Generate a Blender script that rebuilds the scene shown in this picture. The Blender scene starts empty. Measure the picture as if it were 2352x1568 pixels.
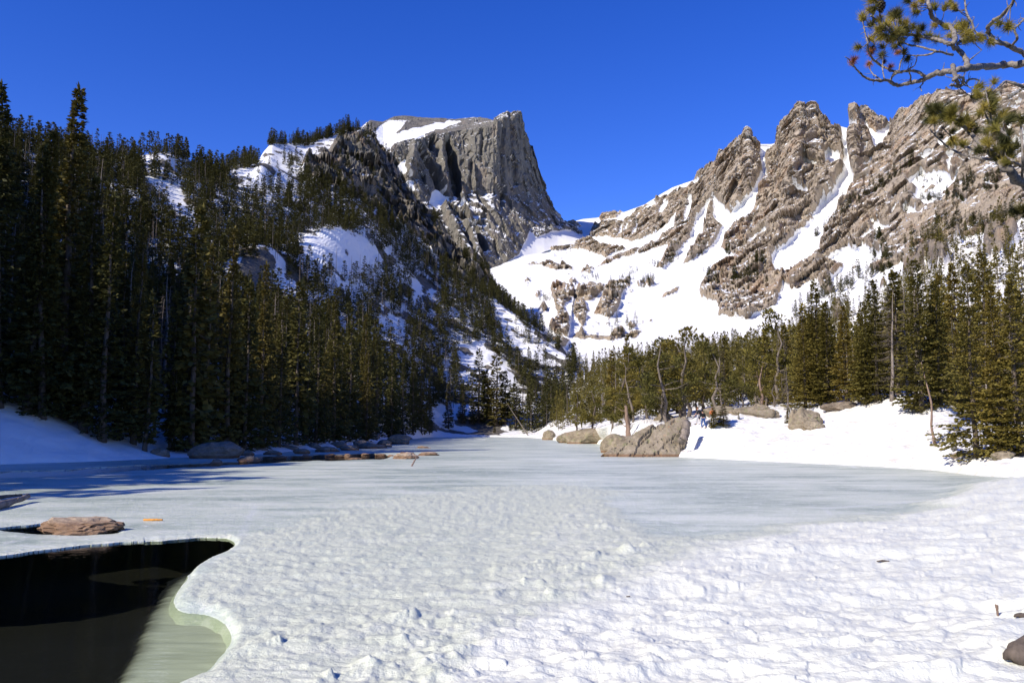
import bpy, math, random
import numpy as np
from mathutils import Vector, Matrix, Euler

random.seed(7)
rng = np.random.default_rng(11)
scene = bpy.context.scene
COL = scene.collection

# ------------------------------------------------------------------ camera, sky, sun, exposure
F, CX, CY, EYE = 1898.0, 1176.0, 784.0, 2.7          # focal length and centre in units of a 2352 px wide picture
PITCH = math.atan(200.0 / F)
cam_data = bpy.data.cameras.new('camera')
cam = bpy.data.objects.new('camera', cam_data)
COL.objects.link(cam)
cam.location = (0, 0, EYE)
cam.rotation_euler = (math.pi / 2 + PITCH, 0, 0)
cam_data.sensor_width = 36.0
cam_data.lens = 36.0 * F / 2352.0
cam_data.clip_start = 0.05
cam_data.clip_end = 30000
scene.camera = cam

SUN_AZ, SUN_EL = math.radians(-131.0), math.radians(34.0)   # azimuth clockwise from the view direction (+Y)
world = bpy.data.worlds.new('World')
scene.world = world
world.use_nodes = True
wn = world.node_tree
sky = wn.nodes.new('ShaderNodeTexSky')
sky.sky_type = 'NISHITA'
sky.sun_disc = False
sky.sun_elevation = SUN_EL
sky.sun_rotation = SUN_AZ % (2 * math.pi)
sky.altitude = 3000
sky.air_density = 1.0
sky.dust_density = 0.0
sky.ozone_density = 2.0
hs = wn.nodes.new('ShaderNodeHueSaturation')
hs.inputs['Saturation'].default_value = 1.36
hs.inputs['Hue'].default_value = 0.527
hs.inputs['Value'].default_value = 1.2
wn.links.new(sky.outputs[0], hs.inputs['Color'])
wn.links.new(hs.outputs[0], wn.nodes['Background'].inputs[0])
wn.nodes['Background'].inputs[1].default_value = 0.145

sun_data = bpy.data.lights.new('sun', 'SUN')
sun_data.energy = 4.7
sun_data.angle = math.radians(0.53)
sun_data.color = (1.0, 0.93, 0.82)
sun = bpy.data.objects.new('sun', sun_data)
COL.objects.link(sun)
SUNV = Vector((math.sin(SUN_AZ) * math.cos(SUN_EL), math.cos(SUN_AZ) * math.cos(SUN_EL), math.sin(SUN_EL)))
sun.rotation_euler = (-SUNV).to_track_quat('-Z', 'Y').to_euler()
sun.location = (0, 0, 50)

vs = scene.view_settings
vs.view_transform = 'Standard'
vs.look = 'None'
vs.exposure = 0.4
vs.gamma = 1.0
vs.use_curve_mapping = False
scene.cycles.max_bounces = 6
scene.cycles.transparent_max_bounces = 8

# ------------------------------------------------------------------ small tools
def tag(o, label=None, cat=None, group=None, kind=None):
    if label: o['label'] = label
    if cat: o['category'] = cat
    if group: o['group'] = group
    if kind: o['kind'] = kind
    return o

def ray(px, py):
    xc = (px - CX) / F
    zc = (CY - py) / F
    y = math.cos(PITCH) - zc * math.sin(PITCH)
    z = math.sin(PITCH) + zc * math.cos(PITCH)
    return xc, y, z

def azte(px, py):
    x, y, z = ray(px, py)
    return math.atan2(x, y), z / math.hypot(x, y)

def at(px, py, Y):
    x, y, z = ray(px, py)
    k = Y / y
    return Vector((x * k, Y, EYE + z * k))

def on_ice(px, py, z=0.0):
    x, y, zz = ray(px, py)
    k = (z - EYE) / zz
    return Vector((x * k, y * k, z))

def project(P):
    x, y, z = P[..., 0], P[..., 1], P[..., 2] - EYE
    d = y * math.cos(PITCH) + z * math.sin(PITCH)
    u = -y * math.sin(PITCH) + z * math.cos(PITCH)
    d = np.maximum(d, 1e-3)
    return CX + F * x / d, CY - F * u / d

_perm = np.concatenate([rng.permutation(256)] * 3).astype(np.int32)
_g = rng.normal(size=(256, 3)); _g /= np.linalg.norm(_g, axis=1)[:, None]
_g = _g.astype(np.float32)

def perlin(x, y, z):
    x = np.asarray(x, np.float32); y = np.asarray(y, np.float32); z = np.asarray(z, np.float32)
    x0 = np.floor(x); y0 = np.floor(y); z0 = np.floor(z)
    fx, fy, fz = x - x0, y - y0, z - z0
    X, Y, Z = x0.astype(np.int32) & 255, y0.astype(np.int32) & 255, z0.astype(np.int32) & 255
    u, v, w = [t * t * t * (t * (t * 6 - 15) + 10) for t in (fx, fy, fz)]
    out = 0
    for i in (0, 1):
        a = _perm[X + i]; wx = u if i else 1 - u
        for j in (0, 1):
            b = _perm[a + Y + j]; wy = v if j else 1 - v
            for k in (0, 1):
                g = _g[_perm[b + Z + k]]; wz = w if k else 1 - w
                out = out + wx * wy * wz * (g[..., 0] * (fx - i) + g[..., 1] * (fy - j) + g[..., 2] * (fz - k))
    return out * 1.6

def fbm(P, scale, octv=4, gain=0.5, stretch=(1, 1, 1), ridged=False, off=0.0):
    s = 1.0 / scale; amp = 1.0; tot = 0; n = 0
    for i in range(octv):
        v = perlin(P[..., 0] * s / stretch[0] + off + 17.3 * i, P[..., 1] * s / stretch[1] + 5.1 * i, P[..., 2] * s / stretch[2] + 9.7 * i - off)
        if ridged: v = 1 - 2 * np.abs(v)
        tot = tot + amp * v; n += amp
        amp *= gain; s *= 2.03
    return tot / n

def facets(P, cell, stretch=(1, 1, 1), seed=0):
    """blocky relief: every cell of a jittered grid gets its own tilted plane"""
    p = np.stack([P[..., i] / (cell * stretch[i]) for i in range(3)], -1).astype(np.float32)
    base = np.floor(p).astype(np.int32)
    best = np.full(p.shape[:-1], 1e9, np.float32); out = np.zeros(p.shape[:-1], np.float32)
    for i in (-1, 0, 1):
        for j in (-1, 0, 1):
            for k in (-1, 0, 1):
                c = base + np.array([i, j, k], np.int32)
                h = _perm[_perm[_perm[(c[..., 0] + seed) & 255] + (c[..., 1] & 255)] + (c[..., 2] & 255)]
                d = p - (c + 0.5 + 0.42 * _g[h])
                dist = (d * d).sum(-1)
                v = (d * _g[(h * 7 + 3) & 255]).sum(-1) + ((h * 13) & 255) / 255.0 - 0.5
                m = dist < best
                best = np.where(m, dist, best); out = np.where(m, v, out)
    return out

def boxblur(A, rx, ry):
    A = A.astype(float)
    for _ in range(3):
        for ax, r in ((0, rx), (1, ry)):
            if r < 1: continue
            pw = [(0, 0), (0, 0)]; pw[ax] = (r + 1, r)
            c = np.cumsum(np.pad(A, pw, 'edge'), axis=ax)
            n = A.shape[ax]; w = 2 * r + 1
            A = (np.take(c, range(w, w + n), ax) - np.take(c, range(0, n), ax)) / w
    return A

def sstep(a, b, x):
    t = np.clip((x - a) / (b - a), 0, 1)
    return t * t * (3 - 2 * t)

def inpoly(px, py, poly):
    inside = np.zeros(px.shape, bool)
    n = len(poly)
    for i in range(n):
        x1, y1 = poly[i]; x2, y2 = poly[(i + 1) % n]
        if y1 == y2: continue
        c = ((y1 > py) != (y2 > py)) & (px < (x2 - x1) * (py - y1) / (y2 - y1) + x1)
        inside ^= c
    return inside

def dline(px, py, pts):
    """distance to a polyline minus the half width given as third number of its points"""
    best = np.full(px.shape, 1e9, np.float32)
    for (x1, y1, w1), (x2, y2, w2) in zip(pts[:-1], pts[1:]):
        dx, dy = x2 - x1, y2 - y1
        t = np.clip(((px - x1) * dx + (py - y1) * dy) / (dx * dx + dy * dy + 1e-9), 0, 1)
        d = np.hypot(px - x1 - t * dx, py - y1 - t * dy) - (w1 + (w2 - w1) * t)
        best = np.minimum(best, d)
    return best

def link(name, me, mat=None, parent=None):
    o = bpy.data.objects.new(name, me)
    COL.objects.link(o)
    if mat is not None and len(me.materials) == 0: me.materials.append(mat)
    if parent is not None: o.parent = parent
    return o

def mk_mesh(name, V, faces, attrs=None, smooth=False, mats=None, midx=None):
    """faces: list of (n, k) int arrays"""
    me = bpy.data.meshes.new(name)
    V = np.asarray(V, np.float32).reshape(-1, 3)
    faces = [np.asarray(f, np.int32) for f in faces if len(f)]
    me.vertices.add(len(V)); me.vertices.foreach_set('co', V.ravel())
    nl = sum(f.size for f in faces); nf = sum(len(f) for f in faces)
    me.loops.add(nl); me.polygons.add(nf)
    me.loops.foreach_set('vertex_index', np.concatenate([f.ravel() for f in faces]))
    tot = np.concatenate([np.full(len(f), f.shape[1], np.int32) for f in faces])
    me.polygons.foreach_set('loop_start', np.concatenate([[0], np.cumsum(tot)[:-1]]).astype(np.int32))
    me.polygons.foreach_set('loop_total', tot)
    if midx is not None: me.polygons.foreach_set('material_index', np.asarray(midx, np.int32))
    me.polygons.foreach_set('use_smooth', np.full(nf, bool(smooth)))
    for k, a in (attrs or {}).items():
        at_ = me.attributes.new(k, 'FLOAT', 'POINT')
        at_.data.foreach_set('value', np.asarray(a, np.float32).ravel())
    me.update(calc_edges=True)
    for m in (mats or []): me.materials.append(m)
    return me

def grid_faces(nu, nv):
    i = np.arange(nu - 1)[:, None] * nv + np.arange(nv - 1)[None, :]
    return np.stack([i, i + nv, i + nv + 1, i + 1], -1).reshape(-1, 4)

def grid_normals(P):
    du = np.gradient(P, axis=0); dv = np.gradient(P, axis=1)
    n = np.cross(du, dv)
    n /= np.linalg.norm(n, axis=-1, keepdims=True) + 1e-9
    flip = n[..., 2:3] < -0.999
    return np.where(flip, -n, n)

def blur(A, n):
    for _ in range(n):
        A = (np.pad(A, ((1, 1), (0, 0)), 'edge')[:-2] + A + np.pad(A, ((1, 1), (0, 0)), 'edge')[2:]) / 3
        A = (np.pad(A, ((0, 0), (1, 1)), 'edge')[:, :-2] + A + np.pad(A, ((0, 0), (1, 1)), 'edge')[:, 2:]) / 3
    return A

# ------------------------------------------------------------------ materials
class Mat:
    def __init__(s, name):
        s.m = bpy.data.materials.new(name); s.m.use_nodes = True
        s.nt = s.m.node_tree; s.b = s.nt.nodes['Principled BSDF']; s.out = s.nt.nodes['Material Output']
        s.b.inputs['Roughness'].default_value = 0.85
        s.b.inputs['Specular IOR Level'].default_value = 0.25
        s._tc = None
    def n(s, t, **kw):
        nd = s.nt.nodes.new(t)
        for k, v in kw.items():
            if k.startswith('i_'):
                key = k[2:]; key = int(key) if key.isdigit() else key.replace('_', ' ')
                if hasattr(v, 'is_output') or isinstance(v, bpy.types.NodeSocket): s.nt.links.new(v, nd.inputs[key])
                else: nd.inputs[key].default_value = v
            else: setattr(nd, k, v)
        return nd
    def l(s, a, b): s.nt.links.new(a, b)
    def obj(s):
        if s._tc is None: s._tc = s.n('ShaderNodeTexCoord')
        return s._tc.outputs['Object']
    def noise(s, scale, detail=4, rough=0.55, stretch=None, dist=0.0, rot=None):
        v = s.obj()
        if stretch or rot:
            mp = s.n('ShaderNodeMapping', i_0=v)
            if rot: mp.inputs['Rotation'].default_value = rot
            if stretch: mp.inputs['Scale'].default_value = stretch
            v = mp.outputs[0]
        return s.n('ShaderNodeTexNoise', i_Vector=v, i_Scale=scale, i_Detail=detail, i_Roughness=rough, i_Distortion=dist).outputs['Fac']
    def attr(s, name): return s.n('ShaderNodeAttribute', attribute_name=name).outputs['Fac']
    def math(s, op, a, b=0.0, c=0.0, clamp=False):
        nd = s.n('ShaderNodeMath', operation=op, use_clamp=clamp)
        for i, v in enumerate((a, b, c)):
            if isinstance(v, bpy.types.NodeSocket): s.l(v, nd.inputs[i])
            else: nd.inputs[i].default_value = v
        return nd.outputs[0]
    def ramp(s, fac, stops):
        r = s.n('ShaderNodeValToRGB', i_0=fac)
        e = r.color_ramp.elements
        while len(e) < len(stops): e.new(0.5)
        for el, (p, c) in zip(e, stops):
            el.position = p; el.color = (*c, 1) if len(c) == 3 else c
        return r.outputs[0]
    def step(s, x, lo, hi):
        return s.n('ShaderNodeMapRange', interpolation_type='SMOOTHSTEP', i_0=x, i_1=lo, i_2=hi).outputs[0]
    def mix(s, fac, a, b, mode='MIX'):
        nd = s.n('ShaderNodeMix', data_type='RGBA', blend_type=mode)
        for i, v in ((0, fac), (6, a), (7, b)):
            if isinstance(v, bpy.types.NodeSocket): s.l(v, nd.inputs[i])
            else: nd.inputs[i].default_value = (*v, 1) if isinstance(v, tuple) and len(v) == 3 else v
        return nd.outputs[2]
    def bump(s, h, strength, dist):
        nd = s.n('ShaderNodeBump', i_Height=h, i_Strength=strength, i_Distance=dist)
        s.l(nd.outputs[0], s.b.inputs['Normal'])
    def base(s, c):
        if isinstance(c, bpy.types.NodeSocket): s.l(c, s.b.inputs['Base Color'])
        else: s.b.inputs['Base Color'].default_value = (*c, 1)

SNOW = (0.80, 0.795, 0.77)

def rock_snow_material(name, dark, mid, light, streak, sc=1.0, rust=(0.33, 0.21, 0.12), rust_amt=0.5, strata=None, snow_dirt=0.15):
    M = Mat(name)
    big = M.noise(0.012 * sc, 3, 0.6)
    medium = M.noise(0.06 * sc, 5, 0.65, stretch=streak)
    fine = M.noise(0.35 * sc, 4, 0.7)
    v = M.math('ADD', M.math('MULTIPLY', big, 0.5), M.math('ADD', M.math('MULTIPLY', medium, 0.9), M.math('MULTIPLY', fine, 0.6)))
    col = M.ramp(M.math('MULTIPLY', v, 0.5), [(0.34, dark), (0.48, mid), (0.62, light)])
    rn = M.noise(0.02 * sc, 4, 0.6, stretch=streak, dist=0.6)
    col = M.mix(M.math('MULTIPLY', M.step(rn, 0.52, 0.66), rust_amt), col, rust)
    if strata:
        st = M.noise(0.10 * sc, 4, 0.7, stretch=(0.25, 0.25, 2.2), rot=strata)
        col = M.mix(M.math('MULTIPLY', M.step(st, 0.56, 0.66), 0.55), col, dark)
    snow = M.attr('snow')
    edge = M.noise(0.22 * sc, 5, 0.65)
    s = M.step(M.math('ADD', snow, M.math('MULTIPLY', M.math('SUBTRACT', edge, 0.5), 1.15)), 0.44, 0.56)
    dirt = M.step(M.noise(0.35 * sc, 5, 0.65, stretch=(0.5, 1.5, 1)), 0.4, 0.68)
    M.base(M.mix(s, col, M.mix(M.math('MULTIPLY', dirt, snow_dirt), SNOW, (0.6, 0.54, 0.45))))
    hb = M.math('ADD', M.math('MULTIPLY', medium, 1.0), M.math('MULTIPLY', fine, 0.5))
    M.bump(M.math('MULTIPLY', hb, M.math('SUBTRACT', 1.05, s)), 0.9, 6.0 / sc)
    return M.m

def simple(name, col, rough=0.85, var=0.0, vscale=3.0):
    M = Mat(name)
    M.b.inputs['Roughness'].default_value = rough
    if var:
        nz = M.noise(vscale, 4, 0.6)
        lo = tuple(c * (1 - var) for c in col); hi = tuple(min(1, c * (1 + var)) for c in col)
        M.base(M.ramp(nz, [(0.3, lo), (0.7, hi)]))
    else: M.base(col)
    return M.m

def foliage(name, a, b, c):
    M = Mat(name)
    oi = M.n('ShaderNodeObjectInfo')
    nz = M.noise(1.3, 3, 0.6)
    v = M.math('ADD', M.math('MULTIPLY', oi.outputs['Random'], 0.55), M.math('MULTIPLY', nz, 0.6))
    fc = M.ramp(v, [(0.25, a), (0.55, b), (0.9, c)])
    M.base(fc)
    tl = M.n('ShaderNodeBsdfTranslucent', i_Color=fc)
    mxs = M.n('ShaderNodeMixShader', i_0=0.18, i_1=M.b.outputs[0], i_2=tl.outputs[0])
    M.l(mxs.outputs[0], M.out.inputs[0])
    M.b.inputs['Roughness'].default_value = 0.7
    M.b.inputs['Specular IOR Level'].default_value = 0.2
    return M.m

def bark(name, a, b, scale=6.0, bumpd=0.02, stretch=(1, 1, 0.25)):
    M = Mat(name)
    nz = M.noise(scale, 5, 0.7, stretch=stretch)
    M.base(M.ramp(nz, [(0.3, a), (0.68, b)]))
    M.bump(nz, 0.8, bumpd)
    return M.m

def boulder_material(name, dark, mid, light, lichen, scale=1.0, rusty=(0.36, 0.2, 0.1)):
    M = Mat(name)
    a = M.noise(0.6 * scale, 5, 0.65); b = M.noise(4.0 * scale, 5, 0.7); c = M.noise(20 * scale, 3, 0.7)
    v = M.math('ADD', M.math('MULTIPLY', a, 0.5), M.math('ADD', M.math('MULTIPLY', b, 0.4), M.math('MULTIPLY', c, 0.25)))
    col = M.ramp(v, [(0.42, dark), (0.56, mid), (0.72, light)])
    ln = M.noise(1.4 * scale, 5, 0.7, dist=0.4)
    col = M.mix(M.math('MULTIPLY', M.step(ln, 0.54, 0.62), 0.6), col, lichen)
    rn = M.noise(0.9 * scale, 4, 0.6, stretch=(1, 1, 0.4), dist=0.8)
    col = M.mix(M.math('MULTIPLY', M.step(rn, 0.6, 0.68), 0.7), col, rusty)
    # frost and meltwater stain in a band just above the ice
    geo = M.n('ShaderNodeNewGeometry'); sep = M.n('ShaderNodeSeparateXYZ', i_0=geo.outputs['Position'])
    wet = M.step(M.math('SUBTRACT', 0.32, sep.outputs[2]), 0.0, 0.12)
    col = M.mix(M.math('MULTIPLY', wet, 0.7), col, (0.17, 0.085, 0.04))
    M.base(col)
    M.bump(M.math('ADD', b, M.math('MULTIPLY', c, 0.5)), 0.7, 0.09 / scale)
    return M.m

MT = {}
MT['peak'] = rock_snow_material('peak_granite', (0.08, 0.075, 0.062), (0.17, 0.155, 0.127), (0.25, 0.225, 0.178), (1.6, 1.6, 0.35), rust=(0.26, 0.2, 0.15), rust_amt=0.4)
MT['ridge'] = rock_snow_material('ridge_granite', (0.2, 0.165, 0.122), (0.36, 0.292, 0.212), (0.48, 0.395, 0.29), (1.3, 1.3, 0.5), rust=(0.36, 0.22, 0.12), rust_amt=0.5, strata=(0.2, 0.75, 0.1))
MT['hill'] = rock_snow_material('hillside_snow_and_rock', (0.05, 0.05, 0.045), (0.13, 0.12, 0.1), (0.24, 0.2, 0.15), (1, 1, 0.7), sc=2.0, rust_amt=0.3)
MT['shore'] = rock_snow_material('shore_snow_and_rock', (0.11, 0.1, 0.08), (0.23, 0.19, 0.145), (0.33, 0.27, 0.2), (1, 1, 0.6), sc=3.0, rust_amt=0.4, snow_dirt=0.85)
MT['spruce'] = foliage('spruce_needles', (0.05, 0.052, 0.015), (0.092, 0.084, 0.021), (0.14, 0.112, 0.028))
MT['spruce_sun'] = foliage('spruce_needles_olive_sunlit', (0.105, 0.092, 0.021), (0.175, 0.142, 0.03), (0.24, 0.178, 0.038))  # olive needles, with the sunlit stand's extra brightness put into the colour
MT['pine'] = foliage('pine_needles_olive', (0.085, 0.08, 0.018), (0.14, 0.12, 0.024), (0.2, 0.155, 0.03))
MT['bark'] = bark('spruce_bark', (0.05, 0.04, 0.032), (0.16, 0.125, 0.1))
MT['deadwood'] = bark('dead_wood', (0.1, 0.08, 0.065), (0.3, 0.25, 0.21), 4.0)
MT['twig'] = simple('dead_twigs', (0.13, 0.105, 0.085), 0.9, 0.35, 2.0)
MT['redwood'] = bark('weathered_red_wood', (0.11, 0.07, 0.05), (0.3, 0.21, 0.155), 3.0)
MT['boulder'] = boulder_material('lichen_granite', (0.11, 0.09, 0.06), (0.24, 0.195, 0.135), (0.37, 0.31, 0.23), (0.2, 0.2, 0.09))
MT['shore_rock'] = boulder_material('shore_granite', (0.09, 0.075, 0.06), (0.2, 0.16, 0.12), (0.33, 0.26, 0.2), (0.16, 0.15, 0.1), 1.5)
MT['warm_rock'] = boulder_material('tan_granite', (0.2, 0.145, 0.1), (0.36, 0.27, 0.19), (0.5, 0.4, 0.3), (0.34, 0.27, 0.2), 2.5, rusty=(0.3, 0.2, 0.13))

# lake surface: clear grey ice, slush and snow told apart by one attribute
M = Mat('lake_ice_and_snow')
sn = M.attr('snow')
n1 = M.noise(0.35, 5, 0.6, stretch=(0.5, 1.3, 1)); n2 = M.noise(2.2, 5, 0.65); n3 = M.noise(9.0, 3, 0.7)
mx = M.math('ADD', sn, M.math('ADD', M.math('MULTIPLY', M.math('SUBTRACT', n2, 0.5), 0.55), M.math('MULTIPLY', M.math('SUBTRACT', n3, 0.5), 0.35)))
n0 = M.noise(0.09, 4, 0.6, stretch=(0.6, 1.2, 1), dist=0.5)
icec = M.ramp(M.math('ADD', M.math('MULTIPLY', n1, 0.6), M.math('MULTIPLY', n0, 0.4)), [(0.41, (0.36, 0.42, 0.345)), (0.5, (0.55, 0.60, 0.49)), (0.6, (0.72, 0.745, 0.63))])
vo = M.n('ShaderNodeTexVoronoi', feature='DISTANCE_TO_EDGE', i_Vector=M.n('ShaderNodeMix', data_type='VECTOR', i_0=0.25, i_4=M.obj(), i_5=M.n('ShaderNodeTexNoise', i_Vector=M.obj(), i_Scale=0.3).outputs['Color']).outputs[1], i_Scale=0.11)
crk = M.math('MULTIPLY', M.step(vo.outputs['Distance'], 0.012, 0.0), M.step(n1, 0.42, 0.6))
icec = M.mix(M.math('MULTIPLY', crk, 0.35), icec, (0.75, 0.77, 0.77))
frost = M.step(M.math('ADD', n2, M.math('MULTIPLY', n3, 0.45)), 0.74, 0.86)
icec = M.mix(M.math('MULTIPLY', frost, 0.6), icec, (0.74, 0.75, 0.70))
slush = M.mix(n2, (0.46, 0.485, 0.385), (0.64, 0.655, 0.525))
col = M.mix(M.step(mx, 0.08, 0.42), icec, slush)
sdirt = M.step(M.noise(0.5, 5, 0.65, stretch=(0.6, 1.5, 1)), 0.52, 0.75)
col = M.mix(M.step(mx, 0.46, 0.9), col, M.mix(M.math('MULTIPLY', sdirt, 0.3), (0.705, 0.705, 0.60), (0.68, 0.63, 0.55)))
M.base(col)
M.l(M.math('ADD', 0.34, M.math('MULTIPLY', M.step(mx, 0.05, 0.5), 0.35)), M.b.inputs['Roughness'])
M.b.inputs['Specular IOR Level'].default_value = 0.35
M.bump(M.math('ADD', M.math('MULTIPLY', n3, 0.6), n2), 0.7, 0.06)
MT['ice'] = M.m

# open water: mirror by fresnel over a tinted clear body
M = Mat('clear_dark_water')
M.nt.nodes.remove(M.b)
gl = M.n('ShaderNodeBsdfGlossy'); gl.inputs['Roughness'].default_value = 0.02
tr = M.n('ShaderNodeBsdfTransparent'); tr.inputs['Color'].default_value = (0.84, 0.88, 0.77, 1)
lw = M.n('ShaderNodeLayerWeight', i_Blend=0.5)
fr_out = M.math('ADD', 0.02, M.math('MULTIPLY', M.math('POWER', lw.outputs['Facing'], 5.0), 0.98))
wv = M.n('ShaderNodeTexNoise', i_Vector=M.n('ShaderNodeMapping', i_0=M.obj(), i_3=(1.2, 4.0, 1)).outputs[0], i_Scale=2.2, i_Detail=3)
bp = M.n('ShaderNodeBump', i_Height=wv.outputs['Fac'], i_Strength=0.12, i_Distance=0.03)
M.l(bp.outputs[0], gl.inputs['Normal']); M.l(bp.outputs[0], lw.inputs['Normal'])
ms = M.n('ShaderNodeMixShader', i_0=fr_out, i_1=tr.outputs[0], i_2=gl.outputs[0])
M.l(ms.outputs[0], M.out.inputs[0])
MT['water'] = M.m
MT['bed'] = simple('lake_bed_mud', (0.004, 0.0035, 0.003), 0.9, 0.5, 0.8)
M = Mat('submerged_ice')
n = M.noise(1.5, 4, 0.6, stretch=(0.6, 2.5, 1))
thick = M.step(M.math('ADD', M.attr('snow'), M.math('MULTIPLY', M.math('SUBTRACT', M.noise(2.2, 5, 0.65, stretch=(0.7, 2.0, 1)), 0.5), 0.5)), 0.22, 0.82)  # ledge edge darkened in the colour, standing in for light lost in deeper water
M.base(M.mix(thick, (0.004, 0.004, 0.003), M.ramp(n, [(0.3, (0.5, 0.515, 0.42)), (0.7, (0.68, 0.69, 0.58))])))
MT['under_ice'] = M.m
# ------------------------------------------------------------------ terrain: grids of real points round the viewpoint
def curve(pts):
    a = []
    for p in pts:
        if p[0] == 'az': a.append((math.radians(p[1]), p[2], p[3])); continue
        az, te = azte(p[0], p[1])
        R = p[2] if p[2] is not None else (0.0 - EYE) / te
        a.append((az, te, R))
    a.sort()
    return np.array(a)

def gsm(a, w):
    if w <= 0: return a
    k = np.exp(-0.5 * (np.arange(-3 * w, 3 * w + 1) / w) ** 2); k /= k.sum()
    return np.convolve(np.pad(a, 3 * w, 'edge'), k, 'valid')

def layer(curves, rows, eases, az0, az1, ncol, sR=None, sT=None):
    az = np.linspace(az0, az1, ncol) if not isinstance(az0, np.ndarray) else az0
    C = [curve(c) for c in curves]
    sR = sR or [0] * len(C); sT = sT or [0] * len(C)
    Rk = [np.exp(gsm(np.interp(az, c[:, 0], np.log(c[:, 2])), w)) for c, w in zip(C, sR)]
    Zk = [EYE + r * gsm(np.interp(az, c[:, 0], c[:, 1]), w) for r, c, w in zip(Rk, C, sT)]
    Rs, Zs = [], []
    for k in range(len(C) - 1):
        s = np.linspace(0, 1, rows[k], endpoint=(k == len(C) - 2))[None, :]
        Rs.append(Rk[k][:, None] * (1 - s) + Rk[k + 1][:, None] * s)
        e = s ** eases[k]
        Zs.append(Zk[k][:, None] * (1 - e) + Zk[k + 1][:, None] * e)
    R, Z = np.concatenate(Rs, 1), np.concatenate(Zs, 1)
    return az, np.stack([R * np.sin(az)[:, None], R * np.cos(az)[:, None], Z], -1)

def q(ox, oy, k):
    """picture coordinates of points read off an enlarged view"""
    return lambda *pts: [((ox + p[0] / k) * 0.574219, (oy + p[1] / k) * 0.574219) + tuple(x / k * 0.574219 for x in p[2:]) for p in pts]
q2 = q(1000, 400, 2.1382); q3 = q(2000, 700, 2.1382); q4 = q(2996, 300, 2.1382); q8 = q(2996, 1000, 1.7418); q1 = q(0, 300, 2.1382)
q6 = q(3296, 0, 2.1382); q9 = q(3596, 900, 3.136); qp = q(0, 2000, 2.1382)

def warp(px, py, amp, sc):
    p = np.stack([px / sc, py / sc, px * 0 + 3.3], -1)
    return px + amp * fbm(p, 1.0, 4), py + amp * fbm(p, 1.0, 4, off=31.7)

def toward(P, N, d, k):
    """relief: mostly level displacement out of the mountain side, partly along the normal"""
    r = P[..., :2] / np.linalg.norm(P[..., :2], axis=-1, keepdims=True)
    D = np.concatenate([-r, np.zeros_like(P[..., :1])], -1)
    return (D * (1 - k) + N * k) * d[..., None]

# ---- the base of everything: lake bed and valley floor out to the horizon
g = []
for r in np.geomspace(1.0, 14000, 60): g.append([(r * math.sin(t), r * math.cos(t), -1.6 if r < 330 else -1.6 - (r - 330) * 0.002) for t in np.linspace(0, 2 * math.pi, 73)[:-1]])
g = np.array(g)
nv = 72
i = np.arange(59)[:, None] * nv + np.arange(nv)[None]
j = np.arange(59)[:, None] * nv + (np.arange(nv)[None] + 1) % nv
fc = np.stack([i, j, j + nv, i + nv], -1).reshape(-1, 4)
tag(link('ground', mk_mesh('ground', g, [fc], mats=[MT['bed']])), kind='structure')

# ---- the square-topped peak
h0 = [(760, 640, 1450), (1000, 640, 1600), (1110, 640, 1700), (1150, 624, 1760), (1200, 604, 1850), (1250, 578, 1950), (1300, 562, 2050), (1350, 556, 2120)]
h1 = [(760, 520, 1550), (880, 480, 1740), (960, 470, 1800), (1040, 455, 1930), (1133, 440, 1960), (1200, 450, 2120), (1250, 470, 2240), (1280, 500, 2290), (1350, 549, 2350)]
h2 = [(760, 400, 1600), (850, 345, 1800), (880, 345, 1850), (930, 322, 1880), (1000, 306, 1990), (1060, 300, 2020), (1133, 287, 2010), (1160, 274, 2080), (1194, 265, 2200), (1200, 300, 2250), (1215, 330, 2300), (1240, 410, 2350), (1270, 485, 2400), (1290, 515, 2430), (1350, 547, 2500)]
h3 = [(760, 335, 2000), (830, 292, 2100), (850, 276, 2150), (880, 280, 2200), (905, 268, 2300), (930, 265, 2350), (970, 270, 2400), (1045, 274, 2450), (1085, 270, 2450), (1110, 271, 2400), (1133, 276, 2300), (1160, 266, 2250), (1175, 263, 2240), (1194, 261, 2260), (1200, 296, 2300), (1215, 326, 2350), (1240, 406, 2400), (1270, 481, 2450), (1290, 512, 2480), (1350, 545, 2560)]
h4 = [(p[0], p[1] + 90, p[2] + 500) for p in h3]
a0, a1 = azte(765, 500)[0], azte(1348, 500)[0]
az, P = layer([h0, h1, h2, h3, h4], [85, 100, 42, 10, 1 + 1], [1, 1, 1, 1], a0, a1, 420)
px, py = project(P)
wx, wy = warp(px, py, 5.0, 22.0)
snow = np.zeros(px.shape)
for poly in [q2((1110, 462), (1075, 380), (1030, 320), (1100, 215), (1200, 175), (1330, 190), (1290, 250), (1250, 290), (1480, 225), (1690, 180), (1830, 185), (1700, 230), (1500, 285), (1490, 330), (1340, 340), (1250, 372), (1160, 462)),
             q2((1255, 565), (1320, 515), (1335, 650), (1285, 605)), q2((1330, 690), (1400, 700), (1412, 790), (1345, 725)),
             q2((1545, 800), (1600, 755), (1690, 830), (1710, 885), (1600, 935), (1530, 880)), q2((1790, 870), (1850, 880), (1880, 970), (1800, 940)),
             q2((1960, 800), (2090, 795), (2065, 818)), q2((1420, 1070), (1470, 1010), (1500, 1130), (1440, 1135)), q2((1570, 1010), (1690, 1080), (1620, 1120)),
             q2((1650, 640), (1700, 640), (1690, 662)), q2((1880, 785), (1900, 775), (1910, 800))]:
    snow = np.maximum(snow, inpoly(wx, wy, poly))
apron = [(1110, 640), (1150, 612), (1190, 588), (1208, 548), (1216, 530), (1232, 545), (1262, 534), (1300, 528), (1360, 545), (1360, 720), (1110, 720)]
snow = np.maximum(snow, inpoly(wx, wy, apron))
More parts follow.
